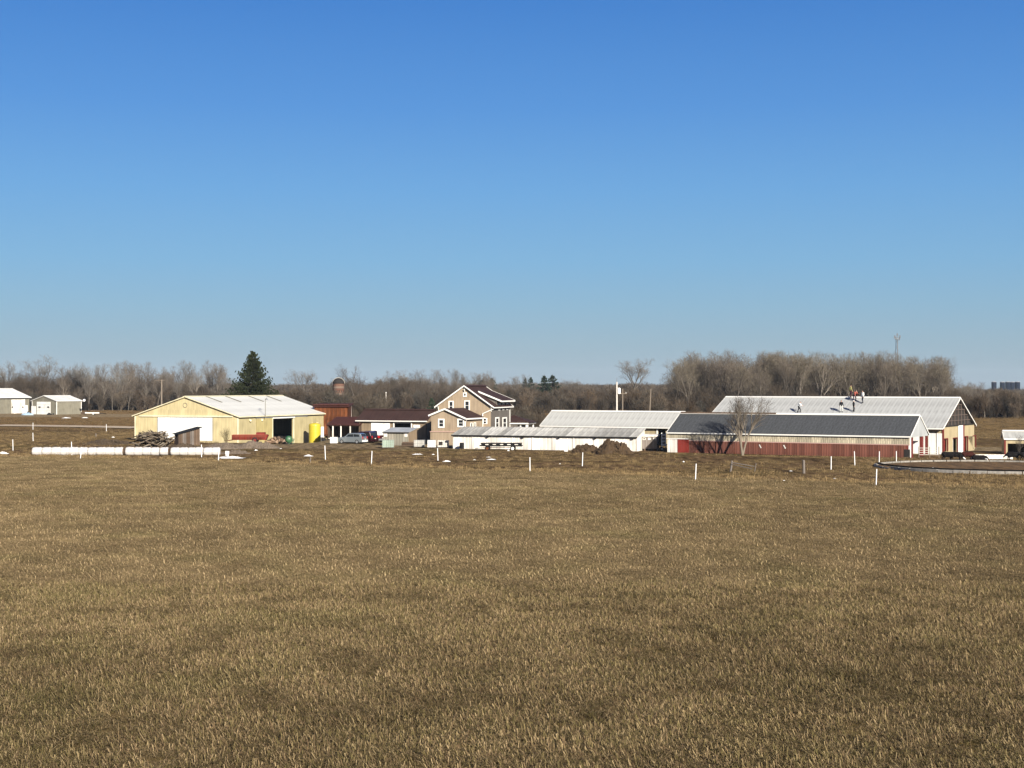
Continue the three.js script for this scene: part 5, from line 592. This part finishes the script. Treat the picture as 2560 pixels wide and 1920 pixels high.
cow('black cow standing at the left end of the cattle group by the barn corner', 2370, 1153, 0.12, 0.9, coatB, { head: [1.0, 0.75] });
cow('black cow standing with lowered white face, second in the cattle group', 2389, 1152, Math.PI - 0.25 + Math.PI, 0.86, coatB, { head: [1.0, 0.42], face: true });
cow('dark red-brown cow standing between the black cows', 2419, 1151.5, 0.1, 0.86, coatR, { head: [1.05, 0.7] });
cow('black cow lying on the ground beside the white bucket', 2447, 1153.5, 0.05, 0.94, coatB, { lying: true, head: [1.0, 0.88] });
cow('black cow standing right of the white feed bunk, side on', 2532, 1153, Math.PI, 0.9, coatB, { head: [1.0, 0.7] });
cow('black cow cut by the right edge of the picture', 2566, 1153.5, 0.2, 0.9, coatB, { head: [1.0, 0.8] });
// ---------------------------------------------------------------- trees
class Soup { constructor() { this.p = []; this.n = []; }
  tube(a, b, ra, rb, sides) { const d = V().subVectors(b, a).normalize(), s = Math.abs(d.y) > 0.9 ? V(1, 0, 0) : V(0, 1, 0), u = V().crossVectors(d, s).normalize(), v = V().crossVectors(d, u); for (let i = 0; i < sides; i++) { const a0 = i / sides * 6.2832, a1 = (i + 1) / sides * 6.2832, q = (o, r, t) => V().copy(o).addScaledVector(u, Math.cos(t) * r).addScaledVector(v, Math.sin(t) * r); const A = q(a, ra, a0), B = q(a, ra, a1), C = q(b, rb, a1), D = q(b, rb, a0), nA = A.clone().sub(a).normalize(), nB = B.clone().sub(a).normalize(); this.tri(A, B, C, nA, nB, nB); this.tri(A, C, D, nA, nB, nA); } }
  tri(A, B, C, nA, nB, nC) { if (!nA) { nA = nB = nC = V().subVectors(B, A).cross(V().subVectors(C, A)).normalize(); } for (const q of [A, B, C]) this.p.push(q.x, q.y, q.z); for (const q of [nA, nB, nC]) this.n.push(q.x, q.y, q.z); }
  geo() { const g = new THREE.BufferGeometry(); g.setAttribute('position', new THREE.Float32BufferAttribute(this.p, 3)); g.setAttribute('normal', new THREE.Float32BufferAttribute(this.n, 3)); return g; } }
// leafless tree of unit design height o.h; returns {wood, twigs}
function bareTree(seed, o) {
  const r = rng(seed), wood = new Soup(), tw = new Soup(), rnd = (a) => (r() - 0.5) * 2 * a;
  function grow(p, dir, len, rad0, lv) {
    const seg = lv === 0 ? 4 : lv < 3 ? 3 : 2; let q = p.clone(), d = dir.clone(); const pts = [q.clone()], rr = [rad0];
    for (let i = 1; i <= seg; i++) { d.add(V(rnd(o.jit), rnd(o.jit) * 0.5 + o.trop * (lv ? 1 : 0.3), rnd(o.jit))).normalize(); q = q.clone().addScaledVector(d, len / seg); pts.push(q); rr.push(rad0 * (1 - (lv === 0 ? 0.45 : 0.62) * i / seg)); wood.tube(pts[i - 1], pts[i], rr[i - 1], rr[i], lv === 0 ? 7 : lv === 1 ? 5 : lv === 2 ? 4 : 3); }
    const at = (t) => { const f = t * seg, i = Math.min(seg - 1, Math.floor(f)); return [pts[i].clone().lerp(pts[i + 1], f - i), V().subVectors(pts[i + 1], pts[i]).normalize(), rr[i] + (rr[i + 1] - rr[i]) * (f - i)]; };
    if (lv === o.levels) { for (let k = 0; k < o.twigs; k++) { const [a, dd] = at(0.15 + 0.85 * r()), e = dd.clone().add(V(rnd(0.9), rnd(0.6) + o.trop * 1.5, rnd(0.9))).normalize(), L = o.twigLen * (0.6 + 0.8 * r()), side = V(rnd(1), rnd(0.4), rnd(1)).normalize().multiplyScalar(o.twigW * (0.7 + 0.6 * r())); const mid = a.clone().addScaledVector(e, L * 0.55).add(V(rnd(0.08), rnd(0.08), rnd(0.08))), end = a.clone().addScaledVector(e, L).add(V(rnd(0.15), rnd(0.1) + 0.05, rnd(0.15))); tw.tri(a.clone().add(side), end, a.clone().sub(side)); tw.tri(mid.clone().add(side), mid.clone().addScaledVector(e, L * 0.5).add(V(rnd(0.25), rnd(0.2), rnd(0.25))), mid.clone().sub(side)); } return; }
    const n = o.kids[lv], golden = r() * 6.28;
    for (let k = 0; k < n; k++) { const t = lv === 0 ? o.fork + (1 - o.fork) * (k + 0.5 + rnd(0.3)) / n : 0.25 + 0.75 * (k + 0.6) / n, [a, dd, ra] = at(Math.min(1, t)), ang = golden + k * 2.4 + rnd(0.4), u = V().crossVectors(dd, Math.abs(dd.y) > 0.95 ? V(1, 0, 0) : V(0, 1, 0)).normalize(), v = V().crossVectors(dd, u), sp = o.spread[lv] * (0.75 + 0.5 * r()) * (lv === 0 ? 1.25 - 0.6 * t : 1); const e = dd.clone().multiplyScalar(Math.cos(sp)).addScaledVector(u, Math.sin(sp) * Math.cos(ang)).addScaledVector(v, Math.sin(sp) * Math.sin(ang)).normalize(); grow(a, e, len * o.ratio[lv] * (0.75 + 0.5 * r()) * (lv === 0 ? 1.2 - 0.55 * t : 1.1 - 0.4 * t), Math.max(0.012, ra * (o.rr ?? 0.62) * (0.85 + 0.3 * r())), lv + 1); }
  }
  for (let s = 0; s < (o.stems ?? 1); s++) grow(V(rnd(0.25) * (o.stems > 1 ? 1 : 0), -0.1, rnd(0.25) * (o.stems > 1 ? 1 : 0)), V(o.stems > 1 ? rnd(0.35) : rnd(0.05), 1, o.stems > 1 ? rnd(0.35) : rnd(0.05)).normalize(), o.h * (o.trunk ?? 0.62), o.r, 0);
  return { wood: wood.geo(), twigs: tw.geo() };
}
const tallO = { h: 20, r: 0.26, trunk: 0.72, fork: 0.25, levels: 3, kids: [9, 6, 5], spread: [0.5, 0.55, 0.7], ratio: [0.52, 0.5, 0.5], jit: 0.12, trop: 0.09, twigs: 7, twigLen: 1.15, twigW: 0.017 };
const wideO = { h: 20, r: 0.5, trunk: 0.42, fork: 0.55, levels: 4, kids: [6, 5, 4, 4], spread: [0.75, 0.55, 0.65, 0.8], ratio: [1.05, 0.6, 0.55, 0.5], jit: 0.16, trop: 0.05, twigs: 6, twigLen: 1.0, twigW: 0.018, rr: 0.6 };
const elmO = { h: 20, r: 0.42, trunk: 0.5, fork: 0.7, levels: 4, kids: [7, 5, 4, 4], spread: [0.5, 0.4, 0.5, 0.7], ratio: [0.95, 0.6, 0.55, 0.45], jit: 0.1, trop: 0.06, twigs: 6, twigLen: 1.0, twigW: 0.017, rr: 0.6 };
const birch = M([0.24, 0.205, 0.165], 1), barkG = M([0.13, 0.11, 0.088], 1), barkD = M([0.085, 0.071, 0.058], 1), twigM = [[0.165, 0.138, 0.1], [0.15, 0.122, 0.095], [0.175, 0.155, 0.13], [0.11, 0.084, 0.066]].map((c) => M(c, 1)), twigD = M([0.085, 0.068, 0.055], 1);
function tree(name, label, cat, geo, wm, tm, p, turn, s, group) { const t = thing(name, label, cat, p, turn, group); part('trunk', geo.wood, wm, t); part('crown', geo.twigs, tm, t); if (Array.isArray(s)) t.scale.set(...s); else t.scale.setScalar(s); return t; }
const protoTall = [1, 2, 3, 4, 5].map((k) => bareTree(100 + k, { ...tallO, kids: [8 + k % 3, 6, 5], fork: 0.18 + 0.05 * k }));
const protoWide = [1, 2, 3].map((k) => bareTree(200 + k, wideO)), protoElm = [1, 2].map((k) => bareTree(230 + k, elmO));
const hOf = (g) => { g.computeBoundingBox(); return g.boundingBox.max.y; };
for (const q of [...protoTall, ...protoWide, ...protoElm]) q.h = Math.max(hOf(q.twigs), hOf(q.wood));
const place = (px, d) => [X(px, d), 0, -d], scaleFor = (g, pyTop, d) => Y(pyTop, d) / g.h;
// single trees that stand out
{ let g = protoWide[0], d = 590; tree('broad_tree', 'broad spreading bare tree with heavy limbs behind the taupe garages', 'tree', g, barkD, twigM[2], place(112, d), 0.6, [1.15 * scaleFor(g, 882, d), scaleFor(g, 882, d), scaleFor(g, 882, d)]);
  g = protoWide[1]; d = 575; tree('broad_tree', 'rounded bare tree at the right flank of the broad spreading tree', 'tree', g, barkD, twigM[2], place(182, d), 2.6, scaleFor(g, 901, d));
  g = protoElm[1]; d = 540; tree('bare_tree', 'dark bare tree at the left edge rising over the white roof', 'tree', g, barkD, twigM[2], place(14, d), 1, scaleFor(g, 898, d));
  g = protoWide[2]; d = 452; tree('bare_tree', 'bare tree reaching in from the left edge before the white roof', 'tree', g, barkG, twigM[2], place(-58, d), 2, scaleFor(g, 955, d));
  g = protoWide[1]; d = 560; tree('bare_tree', 'grey rounded bare tree between the spruce and the brick silo', 'tree', g, barkG, twigM[2], place(767, d), 0.2, scaleFor(g, 916, d));
  const tt = bareTree(261, { ...tallO, kids: [8, 5, 4], twigs: 3, r: 0.22, fork: 0.3, spread: [0.45, 0.5, 0.7] }); tt.h = hOf(tt.twigs); d = 430; tree('bare_tree', 'tall thin-limbed dark tree right of the brick silo', 'tree', tt, barkD, twigD, place(866, d), 0.3, scaleFor(tt, 903, d));
  g = bareTree(266, { ...tallO, kids: [7, 6, 5], spread: [0.7, 0.55, 0.7], fork: 0.15, r: 0.34 }); g.h = hOf(g.twigs); d = 420; tree('bare_tree', 'dark leaning bare tree above the rusty barn, thick-limbed', 'tree', g, barkD, twigM[3], place(893, d), 1.3, scaleFor(g, 908, d));
  g = protoElm[0]; d = 610; tree('bare_tree', 'solitary vase-shaped bare tree above the utility poles', 'tree', g, barkG, twigM[2], place(1587, d), 0.5, [1.5 * scaleFor(g, 890, d), scaleFor(g, 890, d), 1.3 * scaleFor(g, 890, d)]);
  const yt = bareTree(292, { h: 8, r: 0.16, trunk: 0.66, fork: 0.3, levels: 3, stems: 3, kids: [7, 5, 4], spread: [0.42, 0.45, 0.6], ratio: [0.62, 0.55, 0.5], jit: 0.1, trop: 0.07, twigs: 6, twigLen: 0.6, twigW: 0.011, rr: 0.62 }); yt.h = hOf(yt.twigs); d = 181.8; tree('young_tree', 'pale multi-stemmed bare tree in front of the red boarded barn', 'tree', yt, M([0.2, 0.168, 0.13], 1), barkD, place(1857, d), 0.9, scaleFor(yt, 977, d));
  const sap = bareTree(296, { h: 4, r: 0.06, trunk: 0.5, fork: 0.3, levels: 2, stems: 2, kids: [6, 5], spread: [0.6, 0.6], ratio: [0.8, 0.6], jit: 0.15, trop: 0.06, twigs: 5, twigLen: 0.4, twigW: 0.006 }); sap.h = hOf(sap.twigs); d = 181; tree('sapling', 'small bare sapling in front of the pale-roofed open shed', 'tree', sap, barkD, barkD, place(2546, d), 0, scaleFor(sap, 1078, d));
  const sh = bareTree(299, { h: 3, r: 0.035, trunk: 0.7, fork: 0.1, levels: 1, stems: 9, kids: [7], spread: [0.4], ratio: [0.5], jit: 0.12, trop: 0.08, twigs: 7, twigLen: 0.5, twigW: 0.008 }); sh.h = hOf(sh.twigs); d = 221; tree('bare_bush', 'bare olive bush against the yellow barn corner', 'bush', sh, M([0.2, 0.165, 0.09], 1), M([0.2, 0.165, 0.09], 1), place(566, d), 0, scaleFor(sh, 1065, d)); }
// rows: [x0, x1, depth0, depth1, top0, top1, count, label, group, protos, materials]
const rowsOfTrees = [
  [205, 560, 560, 640, 893, 940, 30, 'tall slender bare tree in the wood behind the yellow barn and garages', 'slender trees of the left wood', 0], [940, 1235, 600, 720, 916, 944, 24, 'tall slender bare tree in the far wood behind the house', 'slender trees of the middle wood', 0], [1230, 1500, 640, 760, 930, 968, 14, 'grey bare tree on the far wood edge right of the house', 'trees right of the house', 1],
  [1688, 2010, 390, 440, 866, 884, 44, 'tall bare poplar in the left part of the grove behind the big barn', 'poplars of the grove, left part', 2], [1880, 2370, 395, 450, 868, 892, 66, 'tall bare poplar in the right part of the grove behind the big barn', 'poplars of the grove, right part', 2], [2378, 2440, 400, 470, 940, 962, 6, 'bare tree just past the end of the grove, right of the big barn', 'trees right of the big barn', 1], [2440, 2610, 400, 480, 966, 982, 14, 'low bare tree at the field edge below the dark blue silos', 'low trees below the silos', 1],
  [130, 570, 522, 545, 915, 968, 12, 'slim grey-trunked bare tree at the front edge of the left wood', 'pale trees at the front of the left wood', 3]];
rowsOfTrees.forEach(([x0, x1, d0, d1, t0, t1, n, label, group, kind], k) => { const r = rng(500 + k); for (let i = 0; i < n; i++) { const px = x0 + (x1 - x0) * (i + r()) / n, d = d0 + (d1 - d0) * r(); const g = kind === 1 && r() < 0.6 ? protoWide[Math.floor(r() * 3)] : protoTall[Math.floor(r() * 5)]; let top = t0 + (t1 - t0) * r(); if (kind === 2) { const e = Math.min(px - 1680, 2375 - px) / 60; if (e < 1) top += (1 - e) * 26; top += 16 * Math.max(0, perlin.noise(px * 0.03, 4.2, 1)); if (Math.abs(px - 1885) < 24) top += 42; } if (k === 0) top += 14 * Math.max(0, perlin.noise(px * 0.017, 1.3, 0)); const s = scaleFor(g, top, d); tree('bare_tree', label, 'tree', g, kind === 3 ? (i % 3 ? barkG : birch) : kind === 2 ? (r() < 0.08 ? birch : r() < 0.75 ? barkG : barkD) : r() < 0.5 ? barkG : r() < 0.3 ? birch : barkD, twigM[kind === 2 ? Math.floor(r() * 2) : 1 + Math.floor(r() * 2)], place(px, d), r() * 6.28, [s * 1.02, s, s * 1.02], group); } });
// evergreens
function spruce(seed, h, w, rows, per, clumps) {
  const r = rng(seed), wood = new Soup(), nd = new Soup(); wood.tube(V(0, -0.1, 0), V(0, h * 0.97, 0), h * 0.018, 0.03, 8);
  for (let i = 0; i < rows; i++) { const t = i / rows, y = h * (0.04 + 0.94 * t), R = w / 2 * Math.min(1, 1.22 * (1 - t)) ** 0.9 * (0.84 + 0.32 * r()) + 0.12, n = Math.max(5, Math.round(per * (1 - 0.45 * t))); for (let k = 0; k < n; k++) { const a = k / n * 6.28 + i * 1.7 + r() * 0.5, L = R * (0.68 + 0.45 * r()), c = V(Math.cos(a), 0, Math.sin(a)), yy = y + (r() - 0.5) * h / rows, P = (s) => V(c.x * L * s, yy - 0.32 * L * s + 0.42 * L * s * s * s - 0.05, c.z * L * s); wood.tube(P(0), P(0.6), 0.03, 0.012, 3); const side = V(-c.z, 0, c.x), m2 = Math.max(3, Math.round(clumps * (0.35 + 0.65 * L / (w / 2)))); for (let q = 0; q < m2; q++) { const s = 0.12 + 0.9 * (q + r()) / m2, o = P(s), wd = (1.1 - 0.75 * s) * 0.3 * L ** 0.55; for (const sg of [-1, 1, 0]) { const e = o.clone().addScaledVector(side, sg * wd * (0.6 + 0.7 * r())).addScaledVector(c, wd * (0.45 + 0.5 * r())); e.y -= 0.12 + 0.28 * r(); const b = o.clone().addScaledVector(c, -0.18).addScaledVector(side, -0.12 * sg); nd.tri(b, e, o.clone().add(V((r() - 0.5) * 0.3, 0.08 + r() * 0.1, (r() - 0.5) * 0.3))); nd.tri(o, e.clone().add(V((r() - 0.5) * 0.4, -0.2 * r(), (r() - 0.5) * 0.4)), b); } } } }
  return { wood: wood.geo(), twigs: nd.geo(), h };
}
const needle = M([0.024, 0.03, 0.012], 1), needle2 = M([0.028, 0.042, 0.026], 0.9), needleFar = M([0.022, 0.032, 0.02], 0.9);
{ const d = 300, h = Y(871, d); tree('spruce_tree', 'large dark green spruce standing behind the yellow barn', 'spruce tree', spruce(61, h, 14.2, 30, 17, 15), m.bark, needle, place(632, d), 0, 1);
  const sp = spruce(62, 10, 5.2, 18, 10, 6); const put = (px, top, dd, w, label, mt = needleFar) => { const s = Y(top, dd) / 10; tree('conifer', label, 'conifer', sp, barkD, mt, place(px, dd), px, [s * w, s, s * w]); };
  put(1079, 988, 243, 0.95, 'dark blue-green conifer at the left side of the farmhouse', needle2);
  put(1361, 934, 600, 1.5, 'left of two dark pines standing close together right of the house'); put(1381, 933, 606, 1.75, 'right and bigger of two dark pines close together');
  put(1229.5, 941, 700, 1.5, 'small dark pointed conifer above the farmhouse roof ridge'); put(1208, 945, 720, 1.6, 'small rounded dark conifer just left of the pointed one by the ridge'); put(1313, 941, 730, 1.0, 'narrow dark conifer, left of a narrow pair'); put(1327, 938.5, 735, 1.1, 'narrow dark conifer, right of a narrow pair'); put(981, 945, 640, 1.4, 'dark rounded conifer above the long brown garage roof'); }
// ---------------------------------------------------------------- brush and far woods: nobody could count these
function scatter(name, label, category, geos, mats, list) {       // list: [variant, x, y, z, turn, scale, tint]
  const t = thing(name, label, category); t.userData.kind = 'stuff'; const e = new THREE.Euler(), Q = new THREE.Quaternion(), M4 = new THREE.Matrix4(), C = new THREE.Color();
  geos.forEach((g, k) => { const sub = list.filter((q) => q[0] === k); if (!sub.length) return; const im = new THREE.InstancedMesh(g, mats[k % mats.length], sub.length); sub.forEach((q, i) => { e.set(q[7] ?? 0, q[4], 0, 'YXZ'); const s = q[5]; M4.compose(V(q[1], q[2], q[3]), Q.setFromEuler(e), Array.isArray(s) ? V(...s) : V(s, s, s)); im.setMatrixAt(i, M4); im.setColorAt(i, C.setRGB(...(q[6] ?? [1, 1, 1]))); }); im.name = `${name}_mass`; im.userData.kind = 'stuff'; im.castShadow = im.receiveShadow = true; t.add(im); });
  return t;
}
const brushGeo = [1, 2, 3].map((k) => { const q = bareTree(700 + k, { h: 5, r: 0.05, trunk: 0.75, fork: 0.12, levels: 2, stems: 7, kids: [7, 4], spread: [0.5, 0.6], ratio: [0.55, 0.5], jit: 0.16, trop: 0.09, twigs: 4, twigLen: 0.85, twigW: 0.03, rr: 0.8 }); return mergeGeometries([q.wood, q.twigs]); });
const treeGeo = [0, 1, 2].map((k) => mergeGeometries([protoTall[k].wood, protoTall[k].twigs])), wideGeo = [0, 1].map((k) => mergeGeometries([protoWide[k].wood, protoWide[k].twigs]));
{
  const zones = [[-40, 600, 525, 610, 1100, 0.6, 1.7], [480, 960, 440, 660, 900, 0.5, 1.6], [830, 960, 350, 440, 200, 0.5, 1.5], [930, 1720, 480, 690, 1500, 0.5, 1.7], [1240, 1345, 250, 300, 70, 0.5, 1.1], [1590, 2400, 350, 430, 700, 0.5, 1.3], [2330, 2640, 395, 520, 700, 0.6, 1.6]];
  const list = []; zones.forEach(([x0, x1, d0, d1, n, s0, s1], k) => { const r = rng(800 + k); for (let i = 0; i < n; i++) { const d = d0 + (d1 - d0) * Math.sqrt(r()), px = x0 + (x1 - x0) * r(), b = 0.45 + 0.8 * r() * r(), w = perlin.noise(px * 0.03, d * 0.02, 3); const s = (s0 + (s1 - s0) * r()) * (0.85 + 0.4 * perlin.noise(px * 0.021, 5, k)); list.push([i % 3, X(px, d), -0.05, -d, r() * 6.28, [s * (0.8 + 0.5 * r()), s, s], [b * (1 + 0.22 * w), b * 0.94, b * (0.86 - 0.18 * w)]]); } });
  scatter('brush', 'dense tangle of brown bare brush filling the wood edges behind the farm', 'brush', brushGeo, [M([0.115, 0.095, 0.074], 1)], list);
  const far = []; const r = rng(901); for (let i = 0; i < 900; i++) { const d = 1050 + 900 * r(), px = -250 + 3060 * r(), hh = px > 2380 ? 5.5 + 3 * r() : 8 + 8 * r() * (0.6 + 0.8 * Math.abs(perlin.noise(px * 0.006, 2, 1))); far.push([i % 5, X(px, d), 0, -d, r() * 6.28, [hh / 20 * 1.5, hh / 20, hh / 20 * 1.5], [0.75, 0.72, 0.68]]); }
  scatter('far_wood', 'hazy far-off belt of bare trees along the horizon', 'wood', [...treeGeo, ...wideGeo], [M([0.15, 0.13, 0.11], 1)], far);
  const fb = []; for (let i = 0; i < 2600; i++) { const d = 900 + 1000 * r(), px = -250 + 3060 * r(), s = px > 2360 ? 0.9 + 0.5 * r() : 1.2 + 1.0 * r(); fb.push([i % 3, X(px, d), 0, -d, r() * 6.28, [s * 2, s, s * 2], [0.8, 0.75, 0.68]]); }
  scatter('far_brush', 'hazy low brown brush along the horizon', 'brush', brushGeo, [M([0.13, 0.11, 0.09], 1)], fb);
  const mid = []; const r2 = rng(905); for (const [x0, x1, d0, d1, n, h0, h1, b0] of [[-30, 210, 560, 625, 130, 10.5, 16, 0.5], [200, 600, 560, 625, 120, 9, 14, 0.5], [200, 470, 640, 720, 30, 12, 18, 0.9], [600, 790, 480, 600, 40, 5.5, 9, 0.55], [790, 960, 440, 560, 50, 7, 12, 0.5], [850, 1060, 560, 640, 60, 10, 14, 0.55], [1040, 1720, 600, 700, 150, 7.5, 11, 0.55], [480, 950, 720, 900, 60, 6, 9, 0.8], [950, 1240, 680, 800, 60, 10, 15, 1.0], [1240, 1700, 720, 900, 60, 8, 12, 0.85], [1700, 2360, 450, 520, 90, 15, 20, 0.75], [1690, 2380, 385, 420, 60, 7, 11, 0.5], [2330, 2440, 400, 520, 40, 7, 11, 0.6], [2440, 2640, 400, 560, 60, 6, 8, 0.6]]) for (let i = 0; i < n; i++) { const d = d0 + (d1 - d0) * r2(), px = x0 + (x1 - x0) * r2(), s = (h0 + (h1 - h0) * r2() * (0.7 + 0.5 * perlin.noise(px * 0.02, 8, 2))) / 20, b = b0 * (0.7 + 0.6 * r2()); mid.push([i % 5, X(px, d), 0, -d, r2() * 6.28, [s * 1.15, s, s * 1.15], [b, b * 0.95, b * 0.88]]); }
  scatter('wood_depth', 'grey-brown bare woods massed behind the nearer trees', 'wood', [...treeGeo, ...wideGeo], [M([0.165, 0.135, 0.105], 1)], mid);
}
// ---------------------------------------------------------------- grass
function tuft(seed, n, rad0, h0, h1, w, lean, cols, bow = 0.5) {   // arched blades of two to three facets
  const r = rng(seed), p = [], nn = [], cc = [], bias = r() * 6.28;
  for (let i = 0; i < n; i++) { const a = r() * 6.28, q = Math.sqrt(r()) * rad0, x = Math.cos(a) * q, z = Math.sin(a) * q, h = h0 + (h1 - h0) * r() * r(), b = bias + (r() - 0.5) * 3.4, L = h * lean * (0.3 + 1.1 * r()), dx = Math.cos(b), dz = Math.sin(b), ww = w * (0.6 + 0.8 * r()), sx = -dz * ww / 2, sz = dx * ww / 2, c = cols[Math.floor(r() * cols.length)], v = 0.8 + 0.4 * r(), tip = 1 - bow * (0.3 + 0.9 * r());
    const P = (t, s) => [x + dx * L * t ** 1.4 + sx * s, h * (t * (2 - t) - (1 - tip) * t * t), z + dz * L * t ** 1.4 + sz * s];
    const face = (A, B, C) => { const e = V(...B).sub(V(...A)), f = V(...C).sub(V(...A)), N = e.cross(f).normalize(); for (const S of [A, B, C]) { p.push(...S); nn.push(N.x, N.y, N.z); cc.push(c[0] * v, c[1] * v, c[2] * v); } };
    face(P(0, 1), P(0, -1), P(0.5, 0.9)); face(P(0, -1), P(0.5, -0.9), P(0.5, 0.9)); face(P(0.5, 0.9), P(0.5, -0.9), P(1, 0)); }
  const g = new THREE.BufferGeometry(); g.setAttribute('position', new THREE.Float32BufferAttribute(p, 3)); g.setAttribute('normal', new THREE.Float32BufferAttribute(nn, 3)); g.setAttribute('color', new THREE.Float32BufferAttribute(cc, 3)); return g;
}
const straw = [[0.3, 0.222, 0.122], [0.2, 0.145, 0.075], [0.155, 0.116, 0.056], [0.122, 0.096, 0.041], [0.066, 0.049, 0.025], [0.18, 0.122, 0.068], [0.09, 0.071, 0.031]], strawFar = [[0.188, 0.136, 0.075], [0.16, 0.118, 0.062], [0.14, 0.106, 0.052], [0.178, 0.123, 0.069]], strawTall = [[0.42, 0.31, 0.18], [0.3, 0.215, 0.115], [0.22, 0.16, 0.08]], weedC = [[0.21, 0.15, 0.08], [0.16, 0.115, 0.06], [0.115, 0.085, 0.042], [0.085, 0.063, 0.034]];  // darkest straw tones imitate the shade in gaps between blades
const grassMat = new THREE.MeshPhysicalMaterial({ vertexColors: true, roughness: 1, specularIntensity: 0.05, side: THREE.DoubleSide });
{
  const r = rng(1001), list = [], geos = [tuft(1, 84, 0.34, 0.07, 0.24, 0.0125, 2.1, straw, 1.0), tuft(2, 84, 0.34, 0.07, 0.3, 0.0125, 1.5, straw, 0.9), tuft(3, 80, 0.38, 0.05, 0.17, 0.014, 3.4, straw, 1.1), tuft(4, 7, 0.34, 0.2, 0.5, 0.008, 0.35, strawTall, 0.15), tuft(5, 130, 0.6, 0.05, 0.2, 0.016, 1.6, strawFar, 0.85), tuft(6, 130, 0.6, 0.05, 0.23, 0.016, 1.3, [...strawFar, straw[4], straw[0]], 0.8)];
  const zone = (d0, d1, per, far) => { const n = Math.round((d1 - d0) * ((d0 + d1) / 2 * 0.74 + 6) * per); for (let i = 0; i < n; i++) { const d = Math.sqrt(d0 * d0 + (d1 * d1 - d0 * d0) * r()), x = (r() - 0.5) * (d * 0.74 + 6); if (d > fenceDist(x) - 1 + 2 * r()) continue; const b = fbm(x * 0.11, d * 0.07, 3.3, 4), c = fbm(x * 0.5, d * 0.4, 9.3, 3), gap = fbm(x * 0.9, d * 0.7, 1.2, 2); if (!far && gap < -0.26 && r() < 0.6) continue; const v = (far ? 1.0 : 0.78 + 0.2 * ss(34, 62, d)) + 0.34 * b + 0.36 * c, gr = Math.max(0, fbm(x * 0.2 + 40, d * 0.16, 7, 3)) * 0.8; const k = far ? (r() < 0.018 ? 3 : 4 + Math.floor(r() * 2)) : r() < 0.04 ? 3 : Math.floor(r() * 3); list.push([k, x, hillock(x, -d) - 0.01, -d, 5 * fbm(x * 0.35, d * 0.3, 21, 2) + r() * 2.4, (0.75 + 0.6 * r()) * (k === 3 ? 0.9 : 1), [v * (1 - 0.2 * gr), v * 1.0 * (1 - 0.04 * gr), v * 0.98 * (1 - 0.26 * gr)]]); } };  // near tufts tinted darker, standing in for shade seen between blades
  zone(27, 62, 15, false); zone(62, 100, 9, true); zone(100, 180, 5, true);
  scatter('field_grass', 'dry brown and olive hay stubble covering the whole foreground field', 'grass', geos, [grassMat], list);
}
{ // weeds of the rough strip beyond the fence, and taller tufts along the fence line
  const r = rng(1101), list = [], geos = [tuft(11, 44, 0.45, 0.12, 0.45, 0.026, 0.8, weedC, 0.5), tuft(12, 26, 0.4, 0.25, 0.8, 0.02, 0.35, [...weedC, strawTall[2]], 0.3), tuft(13, 70, 0.65, 0.06, 0.26, 0.03, 1.4, weedC, 0.7)];
  for (let i = 0; i < 42000; i++) { const d = 120 + 160 * r(), x = (r() - 0.5) * (d * 0.76 + 8), e = fenceDist(x); if (d < e - 4 || d > 280) continue; if (Math.hypot(x - PADX, -d - PADZ) < R1 + 0.4) { continue; } const near = Math.exp(-(((d - e - 1.5) / 2.6) ** 2)); const pr = 0.3 + 0.5 * near + 0.8 * Math.max(0, fbm(x * 0.06, d * 0.13, 12, 4)) + (x > 36 ? 0.15 : 0); if (d > 196 && x > -46 && x < 18 && d < 262) continue; if (x > 16 && d > 186 - (x - 16) * 0.5 + 3 && d < 240) continue; if (x < -46 && x > -66 && d > 226 && d < 270) continue; if (r() > pr + (x > 8 && x < 46 && d > 186.5 - (x - 36.6) * 0.58 - 11 ? 0.3 : 0)) continue; const wall = x > 8 && x < 46 ? Math.exp(-(((d - (186.5 - (x - 36.6) * 0.58 - 6)) / 3.2) ** 2)) : 0; const v = 0.8 + 0.3 * r() + 0.4 * near + 0.25 * wall, k = r() < 0.1 + 0.35 * near ? 1 : r() < 0.5 ? 0 : 2; list.push([k, x, hillock(x, -d) - 0.02, -d, r() * 6.28, 0.55 + 0.65 * r(), [v, v * 0.97, v * 0.92]]); }
  for (let i = 0; i < 7000; i++) { const d = 270 + 260 * r(), x = (r() - 0.5) * (d * 0.76 + 8); if (x < -60 && d > 410 && d < 480) continue; if (Math.abs(x) < 60 && d < 290) continue; const v = 0.6 + 0.25 * r(); list.push([2, x, -0.02, -d, r() * 6.28, 1 + 0.8 * r(), [v, v * 0.95, v * 0.9]]); }
  scatter('weeds', 'tangled dead weeds and tufts on the rough strip beyond the fence posts', 'weeds', geos, [grassMat], list);
}
renderer.render(scene, camera);
